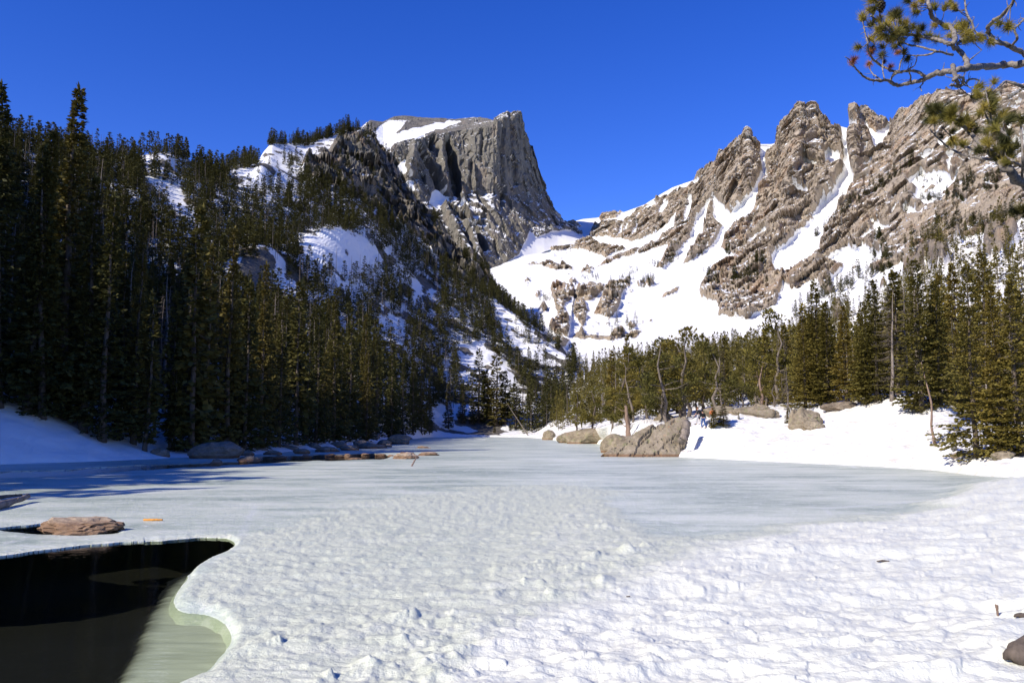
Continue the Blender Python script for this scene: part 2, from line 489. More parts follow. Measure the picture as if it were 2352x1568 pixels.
plateau = inpoly(px, py, [(845, 240), (1140, 240), (1135, 292), (1050, 302), (1000, 308), (930, 325), (880, 350), (845, 345)])
snow = blur(snow.astype(float), 1)
N = grid_normals(P)
rock = 1 - snow
d = np.zeros(px.shape)
for pts, depth in [([(1026, 316, 3), (1041, 375, 7), (1046, 410, 8), (1050, 448, 5)], 75), ([(994, 316, 3), (989, 342, 4)], 35), ([(1084, 378, 1.5), (1080, 418, 1.5), (1090, 444, 2), (1128, 493, 2), (1144, 515, 1)], 14),
                   ([(1064, 500, 3), (1090, 528, 6), (1110, 570, 6)], 55), ([(960, 335, 2), (984, 380, 5), (1004, 420, 6), (1020, 452, 4)], 50), ([(1153, 290, 1), (1152, 380, 2), (1156, 470, 3)], 22), ([(1172, 270, 2), (1176, 330, 3), (1185, 420, 3)], 18),
                   ([(1108, 300, 1), (1104, 370, 1.5)], 10), ([(905, 360, 2), (930, 420, 4), (960, 470, 5)], 40)]:
    d -= depth * sstep(6, -3, dline(wx, wy, pts))
for pts, hgt in [([(947, 338, 3), (940, 395, 8)], 35), ([(1012, 330, 3), (1016, 430, 5)], 30), ([(1060, 440, 3), (1075, 520, 6), (1100, 600, 6)], 30), ([(1015, 470, 4), (1050, 540, 5), (1080, 600, 5)], 30)]:
    d += hgt * sstep(8, -3, dline(wx, wy, pts))
d *= rock
amp = np.where(plateau, 0.3, 1.0)
d += amp * rock * (14 * facets(P, 44, (1, 1, 2.2)) + 5 * facets(P, 13, (1, 1, 2.0), 9) + 8 * fbm(P, 90, 3, stretch=(1, 1, 2.6), ridged=True) + 4.5 * fbm(P, 26, 4, stretch=(1, 1, 2.0), ridged=True) + 2.5 * fbm(P, 7, 3))
d += (1 - rock) * 2.0 * fbm(P, 60, 3)
d *= sstep(0, 8, np.arange(P.shape[1]))[None, :] * 0.9 + 0.1
sky_row = 85 + 100 + 42
damp = np.ones(P.shape[1]); damp[sky_row - 2:] = 0.25
Q = P + toward(P, N, d * damp[None, :], 0.35)
Q[..., 2] += (fbm(P, 40, 4) * 5 * damp[None] * (px < 1190))
N2 = grid_normals(Q)
ledge = sstep(0.5, 0.72, np.abs(N2[..., 2]) + 0.22 * fbm(Q, 30, 4) + np.where(plateau, -0.35 + 0.5 * fbm(Q, 70, 4, off=4), 0.0)) * 0.75
snow = np.maximum(snow, ledge * (0.85 if True else 1))
nu, nvv = px.shape
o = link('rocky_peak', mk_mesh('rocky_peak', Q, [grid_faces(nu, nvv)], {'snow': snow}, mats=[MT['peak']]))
tag(o, kind='structure')

# ---- the snow basin at the head of the valley and the long ridge on its far side
sk = [(960, 700, 2300), (1100, 600, 2400), (1250, 540, 2600), (1300, 513, 3000), (1340, 503, 3000), (1375, 500, 2950), (1385, 492, 2900), (1435, 487, 2700), (1480, 470, 2450), (1520, 445, 2250), (1545, 431, 2150), (1590, 415, 1950), (1620, 395, 1850), (1638, 386, 1780), (1648, 381, 1760), (1654, 356, 1720), (1664, 352, 1700),
      (1690, 332, 1650), (1705, 326, 1620), (1713, 309, 1605), (1719, 308, 1600), (1726, 318, 1600), (1745, 330, 1640), (1775, 331, 1660), (1786, 325, 1600), (1793, 300, 1550), (1798, 281, 1530), (1815, 272, 1520), (1832, 265, 1510), (1850, 269, 1510), (1870, 261, 1500), (1884, 279, 1500), (1896, 287, 1520), (1930, 289, 1560), (1950, 294, 1560), (1953, 264, 1480), (1957, 259, 1470), (1964, 270, 1470), (1971, 279, 1490), (1978, 265, 1540), (1990, 259, 1550), (2010, 265, 1550),
      (2045, 281, 1550), (2055, 276, 1400), (2070, 259, 1360), (2090, 246, 1320), (2110, 236, 1270), (2140, 219, 1200), (2160, 213, 1160), (2200, 214, 1130), (2250, 216, 1110), (2300, 213, 1080), (2302, 206, 1070), (2352, 204, 1040), (2500, 190, 980), (2700, 200, 940)]
b0 = [(940, 1010, 330), (1100, 1005, 330), (1300, 990, 330), (1500, 985, 320), (1800, 985, 300), (2100, 980, 290), (2352, 980, 280), (2700, 980, 260)]
b1 = [(940, 900, 560), (1100, 830, 640), (1300, 800, 620), (1500, 800, 600), (1800, 790, 540), (2100, 720, 480), (2352, 600, 450), (2700, 560, 430)]
b2 = [(940, 740, 1000), (1100, 705, 1100), (1300, 690, 950), (1500, 690, 900), (1700, 695, 850), (1900, 640, 800), (2100, 560, 720), (2352, 490, 620), (2700, 450, 580)]
b3 = [(940, 690, 1700), (1100, 622, 1750), (1200, 582, 1950), (1345, 577, 1950), (1450, 560, 1720), (1600, 520, 1420), (1750, 480, 1250), (1900, 450, 1120), (2100, 385, 960), (2352, 340, 820), (2700, 320, 760)]
b5 = [(p[0], p[1] + 110, p[2] + 500) for p in sk]
a0, a1 = azte(1000, 600)[0], azte(2620, 600)[0]
az, P = layer([b0, b1, b2, b3, sk, b5], [26, 75, 105, 170, 10, 2][:5], [1, 1, 1, 1, 1], a0, a1, 860)
px, py = project(P)
wx, wy = warp(px, py, 7.0, 30.0)
wx2, wy2 = warp(px, py, 3.0, 9.0)
wx, wy = wx + wx2 - px, wy + wy2 - py
# bare rock first (snow is the rest): the ridge wall above this line is rock, below it islands of rock stand in the snow
rock = inpoly(wx, wy, [(1400, 545), (1440, 520), (1500, 485), (1560, 442), (1600, 405), (1640, 370), (1640, 200), (2750, 150), (2750, 520), (2352, 505), (2230, 545), (2130, 585), (2060, 610), (2010, 625), (1975, 600), (1940, 615), (1905, 640), (1870, 640), (1830, 665), (1800, 650), (1780, 700), (1720, 733), (1650, 728), (1648, 700), (1610, 680), (1604, 665), (1618, 640), (1640, 610), (1690, 590), (1640, 560), (1600, 590), (1570, 610), (1540, 590), (1530, 570), (1555, 548), (1500, 552), (1455, 555)])
for poly in [q3((300, 640), (420, 590), (780, 560), (1080, 640), (900, 700), (700, 640), (500, 650)),
             q3((920, 720), (1200, 610), (1480, 550), (1500, 580), (1250, 650), (1000, 730), (800, 800)),
             q3((150, 755), (480, 750), (640, 800), (500, 820), (330, 775)), q3((680, 830), (740, 770), (810, 805), (760, 840)),
             q3((430, 1000), (520, 955), (600, 960), (640, 1010), (610, 1090), (545, 1140), (585, 1210), (590, 1390), (530, 1390), (420, 1320), (500, 1240), (470, 1080)),
             q3((590, 900), (640, 880), (655, 940), (610, 960)),
             q3((680, 915), (900, 930), (880, 1000), (780, 1070), (720, 1085), (745, 1180), (720, 1290), (700, 1290), (640, 1200), (625, 1080)), q3((650, 1400), (700, 1290), (745, 1400)),
             q3((840, 1085), (890, 1010), (930, 920), (1110, 880), (1110, 960), (1040, 1000), (1030, 1100), (990, 1190), (940, 1230), (790, 1195), (870, 1110)),
             q3((1405, 690), (1500, 610), (1560, 600), (1540, 690), (1450, 800), (1320, 810)), q3((1100, 980), (1135, 980), (1130, 1012), (1105, 1010)),
             q3((1160, 910), (1310, 880), (1320, 950), (1200, 960)), q3((1380, 1050), (1440, 1010), (1530, 960), (1520, 1000), (1400, 1062)),
             q3((1210, 1245), (1235, 1245), (1228, 1265), (1212, 1262)), q3((1280, 1240), (1305, 1230), (1300, 1255), (1282, 1258)),
             q3((930, 1380), (980, 1320), (1060, 1310), (1090, 1400), (960, 1420)), q3((1095, 1400), (1110, 1360), (1160, 1330), (1218, 1345), (1140, 1405)), q3((1085, 1310), (1100, 1265), (1145, 1245), (1165, 1300), (1120, 1330)),
             q3((810, 1270), (860, 1270), (850, 1290)), q3((775, 1300), (815, 1285), (800, 1312)), q3((900, 1265), (945, 1245), (930, 1290)),
             q3((340, 1150), (410, 1130), (390, 1180)), q3((160, 1070), (210, 1070), (190, 1090)), q3((280, 1030), (350, 995), (320, 1055)), q3((200, 890), (260, 880), (220, 950)), q3((440, 670), (480, 690), (460, 700)),
             q3((640, 1360), (1000, 1395), (960, 1425), (620, 1390)), q3((440, 1400), (600, 1410), (560, 1480), (430, 1540)),
             q3((550, 420), (640, 400), (690, 440), (640, 450)), q3((850, 350), (1050, 320), (1000, 370), (860, 400)), q3((800, 430), (1050, 400), (1250, 260), (1560, 95), (1560, 560), (1300, 540), (960, 520), (760, 540)),
             q4((460, 1510), (1010, 1330), (960, 1410), (720, 1480)), q8((285, 180), (500, 10), (480, 130), (440, 210), (300, 275)), q8((175, 215), (200, 215), (185, 240)), q8((240, 200), (280, 195), (270, 245)),
             q8((170, 460), (200, 440), (205, 475)), q8((110, 455), (145, 450), (140, 467)), q8((560, 110), (650, 60), (640, 110)), q8((480, 220), (560, 180), (600, 300), (540, 320)), q8((700, 100), (800, 50), (830, 100), (720, 140))]:
    rock |= inpoly(wx, wy, poly)
snowp = np.zeros(px.shape, bool)
lines = [q4((862, 440, 45), (830, 590, 22), (835, 720, 22), (850, 860, 55), (790, 1010, 75), (690, 1180, 75), (560, 1330, 90), (420, 1470, 95), (300, 1580, 105)),
         q4((205, 590, 30), (110, 690, 30), (125, 820, 18), (80, 950, 30), (20, 1090, 30), (-60, 1250, 25)),
         q3((2260, 20, 30), (2150, 200, 30), (2040, 320, 45), (1950, 450, 45), (1880, 570, 40), (1800, 680, 45), (1700, 800, 60)),
         q3((1790, 220, 12), (1720, 390, 40), (1660, 550, 38), (1540, 700, 45), (1440, 830, 60)),
         q3((1840, 200, 15), (1900, 350, 70), (2000, 390, 40)), q3((1310, 250, 25), (1200, 340, 14), (1100, 430, 8)), q3((1440, 220, 12), (1375, 320, 22)), q3((1630, 180, 16), (1590, 400, 18)),
         q3((1500, 330, 8), (1450, 450, 40), (1300, 540, 28), (1190, 600, 30)), q3((1690, 50, 22), (1600, 95, 25)), q3((1540, 110, 10), (1430, 160, 12)), q3((1220, 390, 8), (1150, 500, 14)), q3((1060, 430, 6), (1000, 510, 10)),
         q4((1050, 730, 14), (960, 830, 14)), q4((900, 970, 12), (1020, 890, 12)), q4((740, 1240, 10), (830, 1120, 8)), q4((480, 1540, 12), (640, 1400, 10)), q4((300, 1010, 14), (480, 1000, 26)), q4((480, 760, 22), (560, 770, 18)), q4((540, 620, 6), (600, 590, 10)),
         q4((640, 720, 8), (690, 680, 25), (760, 690, 12)), q4((20, 1420, 20), (100, 1360, 18), (130, 1340, 22)), q4((1440, 730, 8), (1560, 670, 8)), q4((1450, 590, 6), (1480, 575, 6)), q4((930, 1410, 10), (1040, 1340, 12)),
         q4((1690, 690, 14), (1760, 640, 16), (1700, 740, 14), (1730, 800, 26), (1790, 780, 14)), q4((1800, 720, 20), (1870, 760, 12)), q4((1700, 156, 7), (1990, 168, 9)), q4((2100, 210, 12), (2170, 190, 16)), q4((1940, 265, 14), (2010, 215, 10)), q4((1550, 200, 10), (1585, 175, 8)), q4((1370, 290, 10), (1410, 275, 8)),
         q4((1640, 580, 20), (1820, 460, 20), (1840, 340, 14)), q4((2080, 330, 14), (2300, 300, 30)), q4((2180, 610, 25), (2352, 570, 60)), q4((2210, 480, 20), (2240, 410, 14)), q4((1790, 1050, 14), (1850, 1080, 16)), q4((2352, 240, 14), (2290, 250, 16)), q4((1085, 355, 7), (1200, 395, 10))]
rs_ = random.Random(21)
for _ in range(150):
    x0, y0 = rs_.uniform(1420, 2352), rs_.uniform(270, 640)
    L_ = rs_.uniform(12, 55); a_ = rs_.uniform(0.35, 0.95); w_ = rs_.uniform(0.4, 2.4)
    lines.append([(x0, y0, 0.3), (x0 - L_ * 0.5 * a_ + rs_.uniform(-4, 4), y0 + L_ * 0.42, w_), (x0 - L_ * a_, y0 + L_ * 0.9, 0.3)])
for ln in lines: snowp |= dline(wx, wy, ln) < 0
for poly in [q4((960, 405), (1010, 440), (1090, 488), (1150, 460), (1232, 400), (1190, 540), (1130, 620), (1078, 680), (1062, 560), (1000, 455)), q4((655, 425), (740, 420), (865, 448), (840, 575), (770, 590), (800, 540), (740, 500)),
             q4((1350, 905), (1480, 815), (1700, 835), (1735, 900), (1812, 835), (1720, 975), (1620, 1070), (1575, 1125), (1430, 1050), (1425, 960)), q4((1050, 1290), (1108, 1225), (1130, 1275), (1200, 1275), (1205, 1322), (1125, 1330), (1095, 1440), (1058, 1480), (1088, 1350)),
             q4((1318, 1100), (1400, 1120), (1465, 1195), (1320, 1165)), q4((300, 1600), (380, 1440), (600, 1300), (760, 1210), (640, 1400), (520, 1600)), q4((630, 1567), (850, 1465), (880, 1450), (850, 1600), (600, 1620)), q4((850, 1500), (1000, 1440), (1180, 1567), (1150, 1640), (800, 1640)),
             q4((650, 680), (760, 670), (800, 760), (740, 790), (640, 740)), q4((530, 1190), (650, 1050), (690, 1110), (560, 1230)), q4((60, 560), (230, 580), (200, 640), (90, 640))]:
    snowp |= inpoly(wx, wy, poly)
snow = np.where(rock & ~snowp, 0.0, 1.0)
gull = blur((snowp & rock).astype(float), 5)
heart = inpoly(px, py, q4((1440, 930), (1640, 920), (1560, 1040)))
spk = fbm(P, 18, 4, off=8.0)
snow = np.where(heart & (spk > 0.12), 0.0, snow)
# scattered stones and dwarf trees poking out of the basin snow
spk2 = fbm(P, 14, 4, off=2.0)
fld = inpoly(wx, wy, [(1140, 640), (1230, 565), (1420, 560), (1530, 560), (1480, 640), (1420, 760), (1330, 790), (1240, 740)])
snow = np.where(fld & (spk2 > 0.30), 0.1, snow)
snow = blur(snow, 1)
N = grid_normals(P)
rk = np.clip(1 - blur(snow, 2) * 0.95, 0, 1) * np.clip(1.35 - blur(snow, 14) * 1.3, 0.12, 1) * (1 - 0.5 * sstep(1900, 2100, px))
wall = sstep(2, 8, np.arange(P.shape[1]) - 100)[None, :]
Pt = np.stack([P[..., 0] * 0.8 - P[..., 2] * 0.55, P[..., 1], P[..., 0] * 0.55 + P[..., 2] * 0.8], -1)
dd = rk * (16 * fbm(P, 95, 3, stretch=(1, 1, 2.2), ridged=True) + 10 * fbm(P, 36, 4, stretch=(1, 1, 1.9), ridged=True) + 4 * fbm(P, 10, 3, ridged=True)
           + 17 * facets(Pt, 46, (1, 1, 1.8)) + 9 * facets(Pt, 19, (0.8, 1, 1.8), 5) + 6 * facets(Pt, 8, (0.8, 1, 1.6), 11)) + (1 - rk) * 3.0 * fbm(P, 110, 3) * sstep(500, 900, P[..., 1])
cliff = inpoly(px, py, q3((430, 1000), (520, 955), (640, 1000), (590, 1390), (420, 1320)))
dd += cliff * 10 + rk * 10 * sstep(700, 400, py) - 9 * gull
slab = fbm(np.stack([P[..., 0] * 0.55 - P[..., 2] * 0.8, P[..., 1] * 0.3, P[..., 0] * 0.12 + P[..., 2] * 0.1], -1), 22, 4, ridged=True)
dd += rk * 14 * slab * sstep(1750, 1950, px)
damp = np.ones(P.shape[1]); sr = 26 + 75 + 105 + 170
damp[sr - 2:] = 0.3
for ptsr, hgt in [([(1716, 312, 2), (1700, 400, 8), (1690, 460, 10)], 40), ([(1850, 270, 10), (1830, 380, 14), (1790, 520, 14)], 45), ([(1957, 262, 2), (1965, 330, 8), (1960, 400, 10)], 40), ([(1655, 360, 3), (1640, 430, 8)], 25), ([(2160, 215, 10), (2050, 400, 25)], 20)]:
    dd += 0.4 * hgt * sstep(34, -10, dline(px, py, ptsr)) * rk
Q = P + toward(P, N, dd * damp[None], 0.12)
N2 = grid_normals(Q)
ledge = sstep(0.62, 0.82, np.abs(N2[..., 2]) * 0.9 + 0.45 * fbm(Q, 45, 4) + 0.38 * fbm(Q, 8, 3)) * 0.64
snow = np.maximum(snow, ledge)
BASIN = Q
nu, nvv = px.shape
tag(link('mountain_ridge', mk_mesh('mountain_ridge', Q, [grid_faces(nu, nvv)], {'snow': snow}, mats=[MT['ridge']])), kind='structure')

# ---- the forested hillside on the left
shoreL = [('az', -115, -0.07, 42), ('az', -95, -0.075, 38), ('az', -75, -0.075, 36), ('az', -60, -0.06, 40), (-500, 1072, None), (0, 1066, None), (200, 1060, None), (420, 1051, None), (600, 1042, None), (760, 1030, None), (900, 1015, None), (980, 1004, None), (1080, 1003, None), (1345, 1003, None)]
bedL = []
for a, te, R in curve(shoreL): bedL.append(('az', math.degrees(a), (-1.7 - EYE) / (R - 6), R - 6))
bankL = [('az', -115, 0.05, 56), ('az', -95, 0.05, 52), ('az', -75, 0.04, 48), ('az', -60, 0.045, 56), (-500, 880, 82), (0, 905, 86), (100, 950, 84), (250, 995, 88), (420, 1035, 90), (600, 1010, 108), (720, 998, 128), (900, 1003, 185), (980, 990, 275), (1080, 985, 290), (1170, 990, 290), (1345, 996, 290)]
midL = [('az', -115, 0.30, 130), ('az', -95, 0.40, 125), ('az', -75, 0.60, 112), ('az', -60, 0.52, 130), ('az', -50, 0.48, 135), (-500, 600, 170), (0, 660, 190), (200, 700, 210), (420, 720, 225), (620, 740, 260), (800, 720, 330), (960, 740, 430), (1060, 780, 430), (1150, 830, 420), (1250, 880, 410), (1345, 930, 400)]
crestL = [('az', -115, 0.42, 260), ('az', -95, 0.46, 280), ('az', -75, 0.60, 300), ('az', -60, 0.52, 320), ('az', -50, 0.52, 330), (-500, 290, 350), (0, 322, 380), (100, 336, 395), (200, 345, 420), (310, 366, 440), (350, 360, 450), (390, 361, 455), (440, 377, 465), (490, 399, 485), (540, 395, 520), (580, 390, 560), (592, 375, 580), (606, 348, 600), (625, 328, 620), (700, 328, 690), (740, 316, 720), (800, 297, 780), (828, 292, 800), (850, 306, 810), (870, 335, 815), (900, 372, 820), (925, 420, 820), (950, 455, 820), (975, 490, 815), (1000, 512, 810), (1060, 582, 790), (1100, 628, 760), (1120, 648, 740), (1160, 692, 690), (1200, 737, 640), (1250, 767, 600), (1290, 795, 570), (1345, 880, 540)]
upL = [('az', math.degrees(a), te * 0.84 + 0.01, R * 0.80) for a, te, R in curve(crestL)]
backL = [('az', math.degrees(a), te - 0.12, R + 220) for a, te, R in curve(crestL)]
a0, a1 = math.radians(-114), azte(1343, 850)[0]
az_out = np.linspace(a0, math.radians(-36), 110, endpoint=False)
az_in = np.linspace(math.radians(-36), a1, 560)
AZL = np.concatenate([az_out, az_in])
_, P = layer([bedL, shoreL, bankL, midL, upL, crestL, backL], [6, 26, 90, 85, 45, 10], [1, 0.8, 1.15, 1.05, 1, 1], AZL, None, None, [0, 0, 14, 24, 26, 22, 22], [0, 0, 14, 24, 30, 1, 1])
px, py = project(P)
wx, wy = warp(px, py, 8.0, 40.0)
Rr = np.hypot(P[..., 0], P[..., 1])
crag = inpoly(wx, wy, [(690, 395), (760, 350), (790, 300), (850, 285), (880, 330), (910, 380), (960, 455), (1020, 530), (1110, 625), (1130, 660), (1070, 655), (1000, 590), (920, 520), (860, 470), (760, 440)])
cr1 = blur(crag.astype(float), 5)
crag |= inpoly(wx, wy, q(1000, 1000, 1.96)((1960, 600), (2000, 560), (2060, 660), (2040, 720), (1960, 700)))
crag |= inpoly(wx, wy, [(1165, 745), (1250, 775), (1300, 800), (1280, 812), (1200, 775)])
cr = blur(crag.astype(float), 3)
inner = sstep(0, 1, (np.arange(P.shape[1]) - 30) / 25.0)[None, :]
dz = inner * (5.0 * fbm(P, 55, 3) + 4.5 * np.maximum(0, fbm(P, 22, 4, off=6)) + 0.4 * fbm(P, 8, 2)) * np.clip((Rr - 90) / 150, 0.1, 1)
dz += 0.25 * fbm(P, 3.0, 4) * sstep(4, 8, np.arange(P.shape[1]))[None, :] * (1 - inner)
dz += cr1 * (9 * fbm(P, 70, 3) + 4 * fbm(P, 14, 4, ridged=True))
kc = 6 + 26 + 90 + 130
N0 = grid_normals(P)
w = np.ones(P.shape[1]); w[kc - 12:kc + 1] = np.linspace(1, 0.25, 13); w[kc:] = 0.25
dz *= w[None]
Q = P.copy(); Q[..., 2] += dz
Q += toward(P, N0, cr1 * w[None] * (12 * fbm(P, 60, 3, ridged=True) + 14 * facets(P, 26) + 9 * facets(P, 11, seed=4) + 5 * fbm(P, 9, 3)), 0.15)
# knolls that hold the clearings
for cxx, cyy, rx, ry, hh in [(590, 640, 90, 45, 9), (590, 412, 80, 25, 8), (372, 376, 62, 18, 5), (790, 565, 100, 45, 8)]:
    Q[..., 2] += hh * np.exp(-((px - cxx) / rx) ** 2 - ((py - cyy) / ry) ** 2)
N2 = grid_normals(Q)
outc = (fbm(P, 16, 4, off=12.0) > 0.10) & (Rr > 150)
snow = np.where(outc, 0.2, 1.0) * (1 - 0.0 * cr)
snow = np.where(cr > 0.4, np.where(np.abs(N2[..., 2]) + 0.25 * fbm(P, 20, 4) > 0.84, 0.9, 0.0), snow)
LEFT = Q
nu, nvv = px.shape
tag(link('forested_hillside', mk_mesh('forested_hillside', Q, [grid_faces(nu, nvv)], {'snow': blur(snow, 1)}, mats=[MT['hill']])), kind='structure')
LEFT_CRAG = cr

# ---- the far shore, the snowbank on the right and the slope behind it
shoreR = [(985, 1003.2, None), (1100, 1003, None), (1200, 1003.5, None), (1255, 1007, None), (1290, 1015, None), (1395, 1020, None), (1415, 1042, None), (1560, 1049, None), (1700, 1056, None), (1800, 1061, None), (2000, 1070, None), (2150, 1080, None), (2250, 1092, None), (2352, 1107, None), (2600, 1130, None), (3000, 1150, None)]
bedR = [('az', math.degrees(a), (-1.7 - EYE) / (R - 5), R - 5) for a, te, R in curve(shoreR)]
lipR = [('az', math.degrees(a), (0.45 - EYE) / (R + 2.5), R + 2.5) for a, te, R in curve(shoreR)]
knoll = [(985, 1000, 290), (1100, 997, 300), (1250, 995, 275), (1300, 993, 190), (1400, 985, 135), (1480, 972, 96), (1560, 988, 86), (1620, 972, 84), (1700, 950, 88), (1800, 938, 94), (1900, 933, 93), (1960, 925, 90), (2020, 914, 87), (2090, 911, 84), (2140, 918, 82), (2180, 945, 78), (2220, 990, 74), (2352, 1000, 74), (2600, 990, 74), (3000, 985, 70)]
behind = [(985, 992, 340), (1100, 975, 400), (1250, 962, 350), (1400, 955, 215), (1580, 948, 130), (1800, 932, 130), (2000, 916, 118), (2200, 930, 115), (2352, 940, 115), (2600, 930, 115), (3000, 930, 110)]
crestR = [(985, 960, 520), (1100, 880, 560), (1180, 850, 600), (1300, 850, 540), (1430, 838, 480), (1600, 822, 440), (1750, 797, 425), (1850, 768, 425), (1930, 732, 420), (2050, 665, 410), (2130, 600, 405), (2200, 556, 395), (2270, 548, 390), (2352, 518, 380), (2600, 460, 370), (3000, 430, 350)]
backR = [('az', math.degrees(a), te - 0.10, R + 160) for a, te, R in curve(crestR)]
AZR = np.linspace(azte(990, 900)[0], azte(2900, 900)[0], 760)
_, P = layer([bedR, shoreR, lipR, knoll, behind, crestR, backR], [5, 22, 110, 40, 170, 8], [1, 0.75, 1.0, 1, 1.15, 1], AZR, None, None, [2, 2, 2, 10, 18, 18, 18], [0, 0, 0, 4, 12, 3, 3])
px, py = project(P)
Rr = np.hypot(P[..., 0], P[..., 1])
wx, wy = warp(px, py, 4.0, 20.0)
rr = np.zeros(px.shape, bool)
for poly in [q9((335, 430), (420, 415), (620, 400), (650, 450), (560, 560), (480, 585), (350, 530)), q9((1070, 400), (1200, 310), (1530, 250), (1400, 380), (1310, 490), (1190, 515), (1080, 560), (1060, 480)), q9((-10, 420), (120, 330), (330, 425), (350, 520), (200, 700), (0, 720), (-40, 600)), q9((650, 200), (770, 190), (760, 245), (690, 245)), q9((610, 330), (660, 320), (660, 340)), q9((1390, 455), (1440, 440), (1490, 470), (1400, 475)), q8((890, 290), (960, 260), (960, 310), (920, 330)), q8((580, 540), (650, 490), (660, 540), (600, 580))]:
    rr |= inpoly(wx, wy, poly)
idx = np.arange(P.shape[1])
far_w = sstep(137, 190, idx)[None, :]
Q = P.copy()
dz = far_w * (4.0 * fbm(P, 50, 3) + 3.0 * np.maximum(0, fbm(P, 18, 4, off=6)))
near_w = (sstep(6, 14, idx) * (1 - sstep(150, 185, idx)))[None, :]
cups = fbm(P, 1.5, 4, stretch=(1.6, 1, 1), ridged=True)
dz += near_w * (0.5 * fbm(P, 9, 3) + 0.3 * cups + 0.06 * fbm(P, 0.5, 2))
for cxx, cyy, rx, ry, hh in [(1700, 1035, 60, 12, 0.5), (1960, 1045, 120, 14, 0.35)]:
    dz += hh * np.exp(-((px - cxx) / rx) ** 2 - ((py - cyy) / ry) ** 2)
Q[..., 2] += dz
rb = blur(rr.astype(float), 2)
Q[..., 2] += rb * (6 + 5 * fbm(P, 10, 4, ridged=True) + 3 * fbm(P, 3, 3))
snow = np.where(rr, 0.0, 1.0)
snow = np.where((fbm(P, 12, 4, off=3) > 0.34) & (Rr > 150), 0.2, snow)
RIGHT = Q
nu, nvv = px.shape
tag(link('snowy_shore', mk_mesh('snowy_shore', Q, [grid_faces(nu, nvv)], {'snow': blur(snow, 1)}, mats=[MT['shore']], smooth=True)), kind='structure')

# ---- the lake: one sheet of ice and drifted snow with real holes where the water is open
cols = np.arange(-420, 2780, 2.35)
rows = np.concatenate([np.arange(1002.2, 1060, 1.5), np.arange(1060, 1300, 2.0), np.arange(1300, 1960, 2.5)])
PX, PY = np.meshgrid(cols, rows, indexing='ij')
xc = (PX - CX) / F; zc = (CY - PY) / F
ry_ = math.cos(PITCH) - zc * math.sin(PITCH); rz_ = math.sin(PITCH) + zc * math.cos(PITCH)
k = -EYE / rz_
P = np.stack([xc * k, ry_ * k, np.zeros_like(k)], -1)
wx, wy = warp(PX, PY, 16.0, 70.0)
w2x, w2y = warp(PX, PY, 6.0, 14.0)
wx, wy = wx + w2x - PX, wy + (w2y - PY) * 0.6
soft = lambda m, n: blur(m.astype(float), n)
slushy = inpoly(wx, wy, [(-500, 2200), (380, 1400), (450, 1300), (545, 1240), (700, 1182), (900, 1140), (1050, 1120), (1300, 1104), (1440, 1118), (1420, 1185), (1480, 1235), (1640, 1238), (1850, 1207), (2090, 1188), (2160, 1160), (2230, 1130), (2300, 1113), (2352, 1107), (2900, 1100), (2900, 2200)])
snowy = inpoly(wx, wy, [(250, 2200), (430, 1560), (640, 1470), (900, 1390), (1150, 1320), (1180, 1240), (1330, 1130), (1410, 1150), (1390, 1190), (1480, 1240), (1640, 1238), (1850, 1208), (2090, 1190), (2170, 1160), (2240, 1130), (2300, 1115), (2352, 1108), (2900, 1100), (2900, 2200)])
white = inpoly(wx, wy, [(800, 2200), (1100, 1480), (1500, 1330), (1720, 1240), (1850, 1210), (2090, 1190), (2170, 1160), (2240, 1130), (2352, 1108), (2900, 1100), (2900, 2200)])
nz1, nz2 = fbm(P, 2.2, 4, stretch=(1.4, 1, 1), off=51), fbm(P, 0.9, 3, off=57)
sl = sstep(0.15, 0.85, boxblur(slushy, 26, 10) + 0.42 * nz1 + 0.16 * nz2)
sw = sstep(0.1, 0.9, boxblur(snowy, 24, 12) + 0.34 * nz1)
wt = sstep(0.1, 0.9, boxblur(white, 26, 16) + 0.22 * nz1)
snow = 0.36 * sl + 0.20 * sw + 0.44 * wt
# thin drifts and refrozen streaks on the clear ice
st = fbm(P, 7.0, 4, stretch=(1.8, 0.7, 1), off=2)
snow = snow + 0.26 * sstep(0.02, 0.42, st) * (1 - sl)
snow = snow + 0.5 * inpoly(wx, wy, [(985, 1003), (2400, 1003), (2400, 1006), (985, 1006)])
# shore edging of snow
h = 0.006 * fbm(P, 1.5, 3) * (1 - sl)
belt = sw * (1 - 0.65 * wt)
hum = fbm(P, 0.55, 4, stretch=(1.3, 0.9, 1))
bil = np.abs(fbm(P, 0.34, 3, stretch=(1.4, 0.9, 1), off=5))
patch = sstep(-0.25, 0.45, fbm(P, 1.7, 3, off=21))
lump = np.maximum(0, fbm(P, 0.55, 4, gain=0.6, off=13) + 0.10)
h += sl * (0.02 + 0.07 * hum + 0.085 * bil)
front = sstep(1180, 1420, PY)
clod = blur(np.maximum(0, facets(P, 0.34, (1.3, 1, 1), 3)), 1) * sstep(0.0, 0.35, fbm(P, 0.9, 3, off=61))
h += belt * (0.03 + patch * ((0.07 + 0.05 * front) * lump + 0.07 * np.abs(fbm(P, 0.2, 3, off=9)) + (0.18 + 0.16 * front) * clod))
cups = fbm(P, 1.0, 4, stretch=(1.9, 0.8, 1), ridged=True, off=3)
h += wt * (0.085 * cups + 0.03 * facets(P, 0.5, (1.6, 0.9, 1), 8) + 0.075 * fbm(P, 0.42, 4, stretch=(1.5, 1, 1), off=17) + 0.22 * fbm(P, 3.5, 3, stretch=(1.5, 0.8, 1)))
x, y = P[..., 0], P[..., 1]
bank = 0.45 * sstep(0.0, 9.0, x * 0.8 - y * 0.22 - 1.4) * wt
bank += 0.22 * sstep(0, 3.0, 0.62 * x - 0.22 * y - 2.2) * wt * (0.7 + 0.6 * fbm(P, 2.2, 3, off=40))
h = 0.5 * h + 0.5 * blur(h, 1)
h += bank
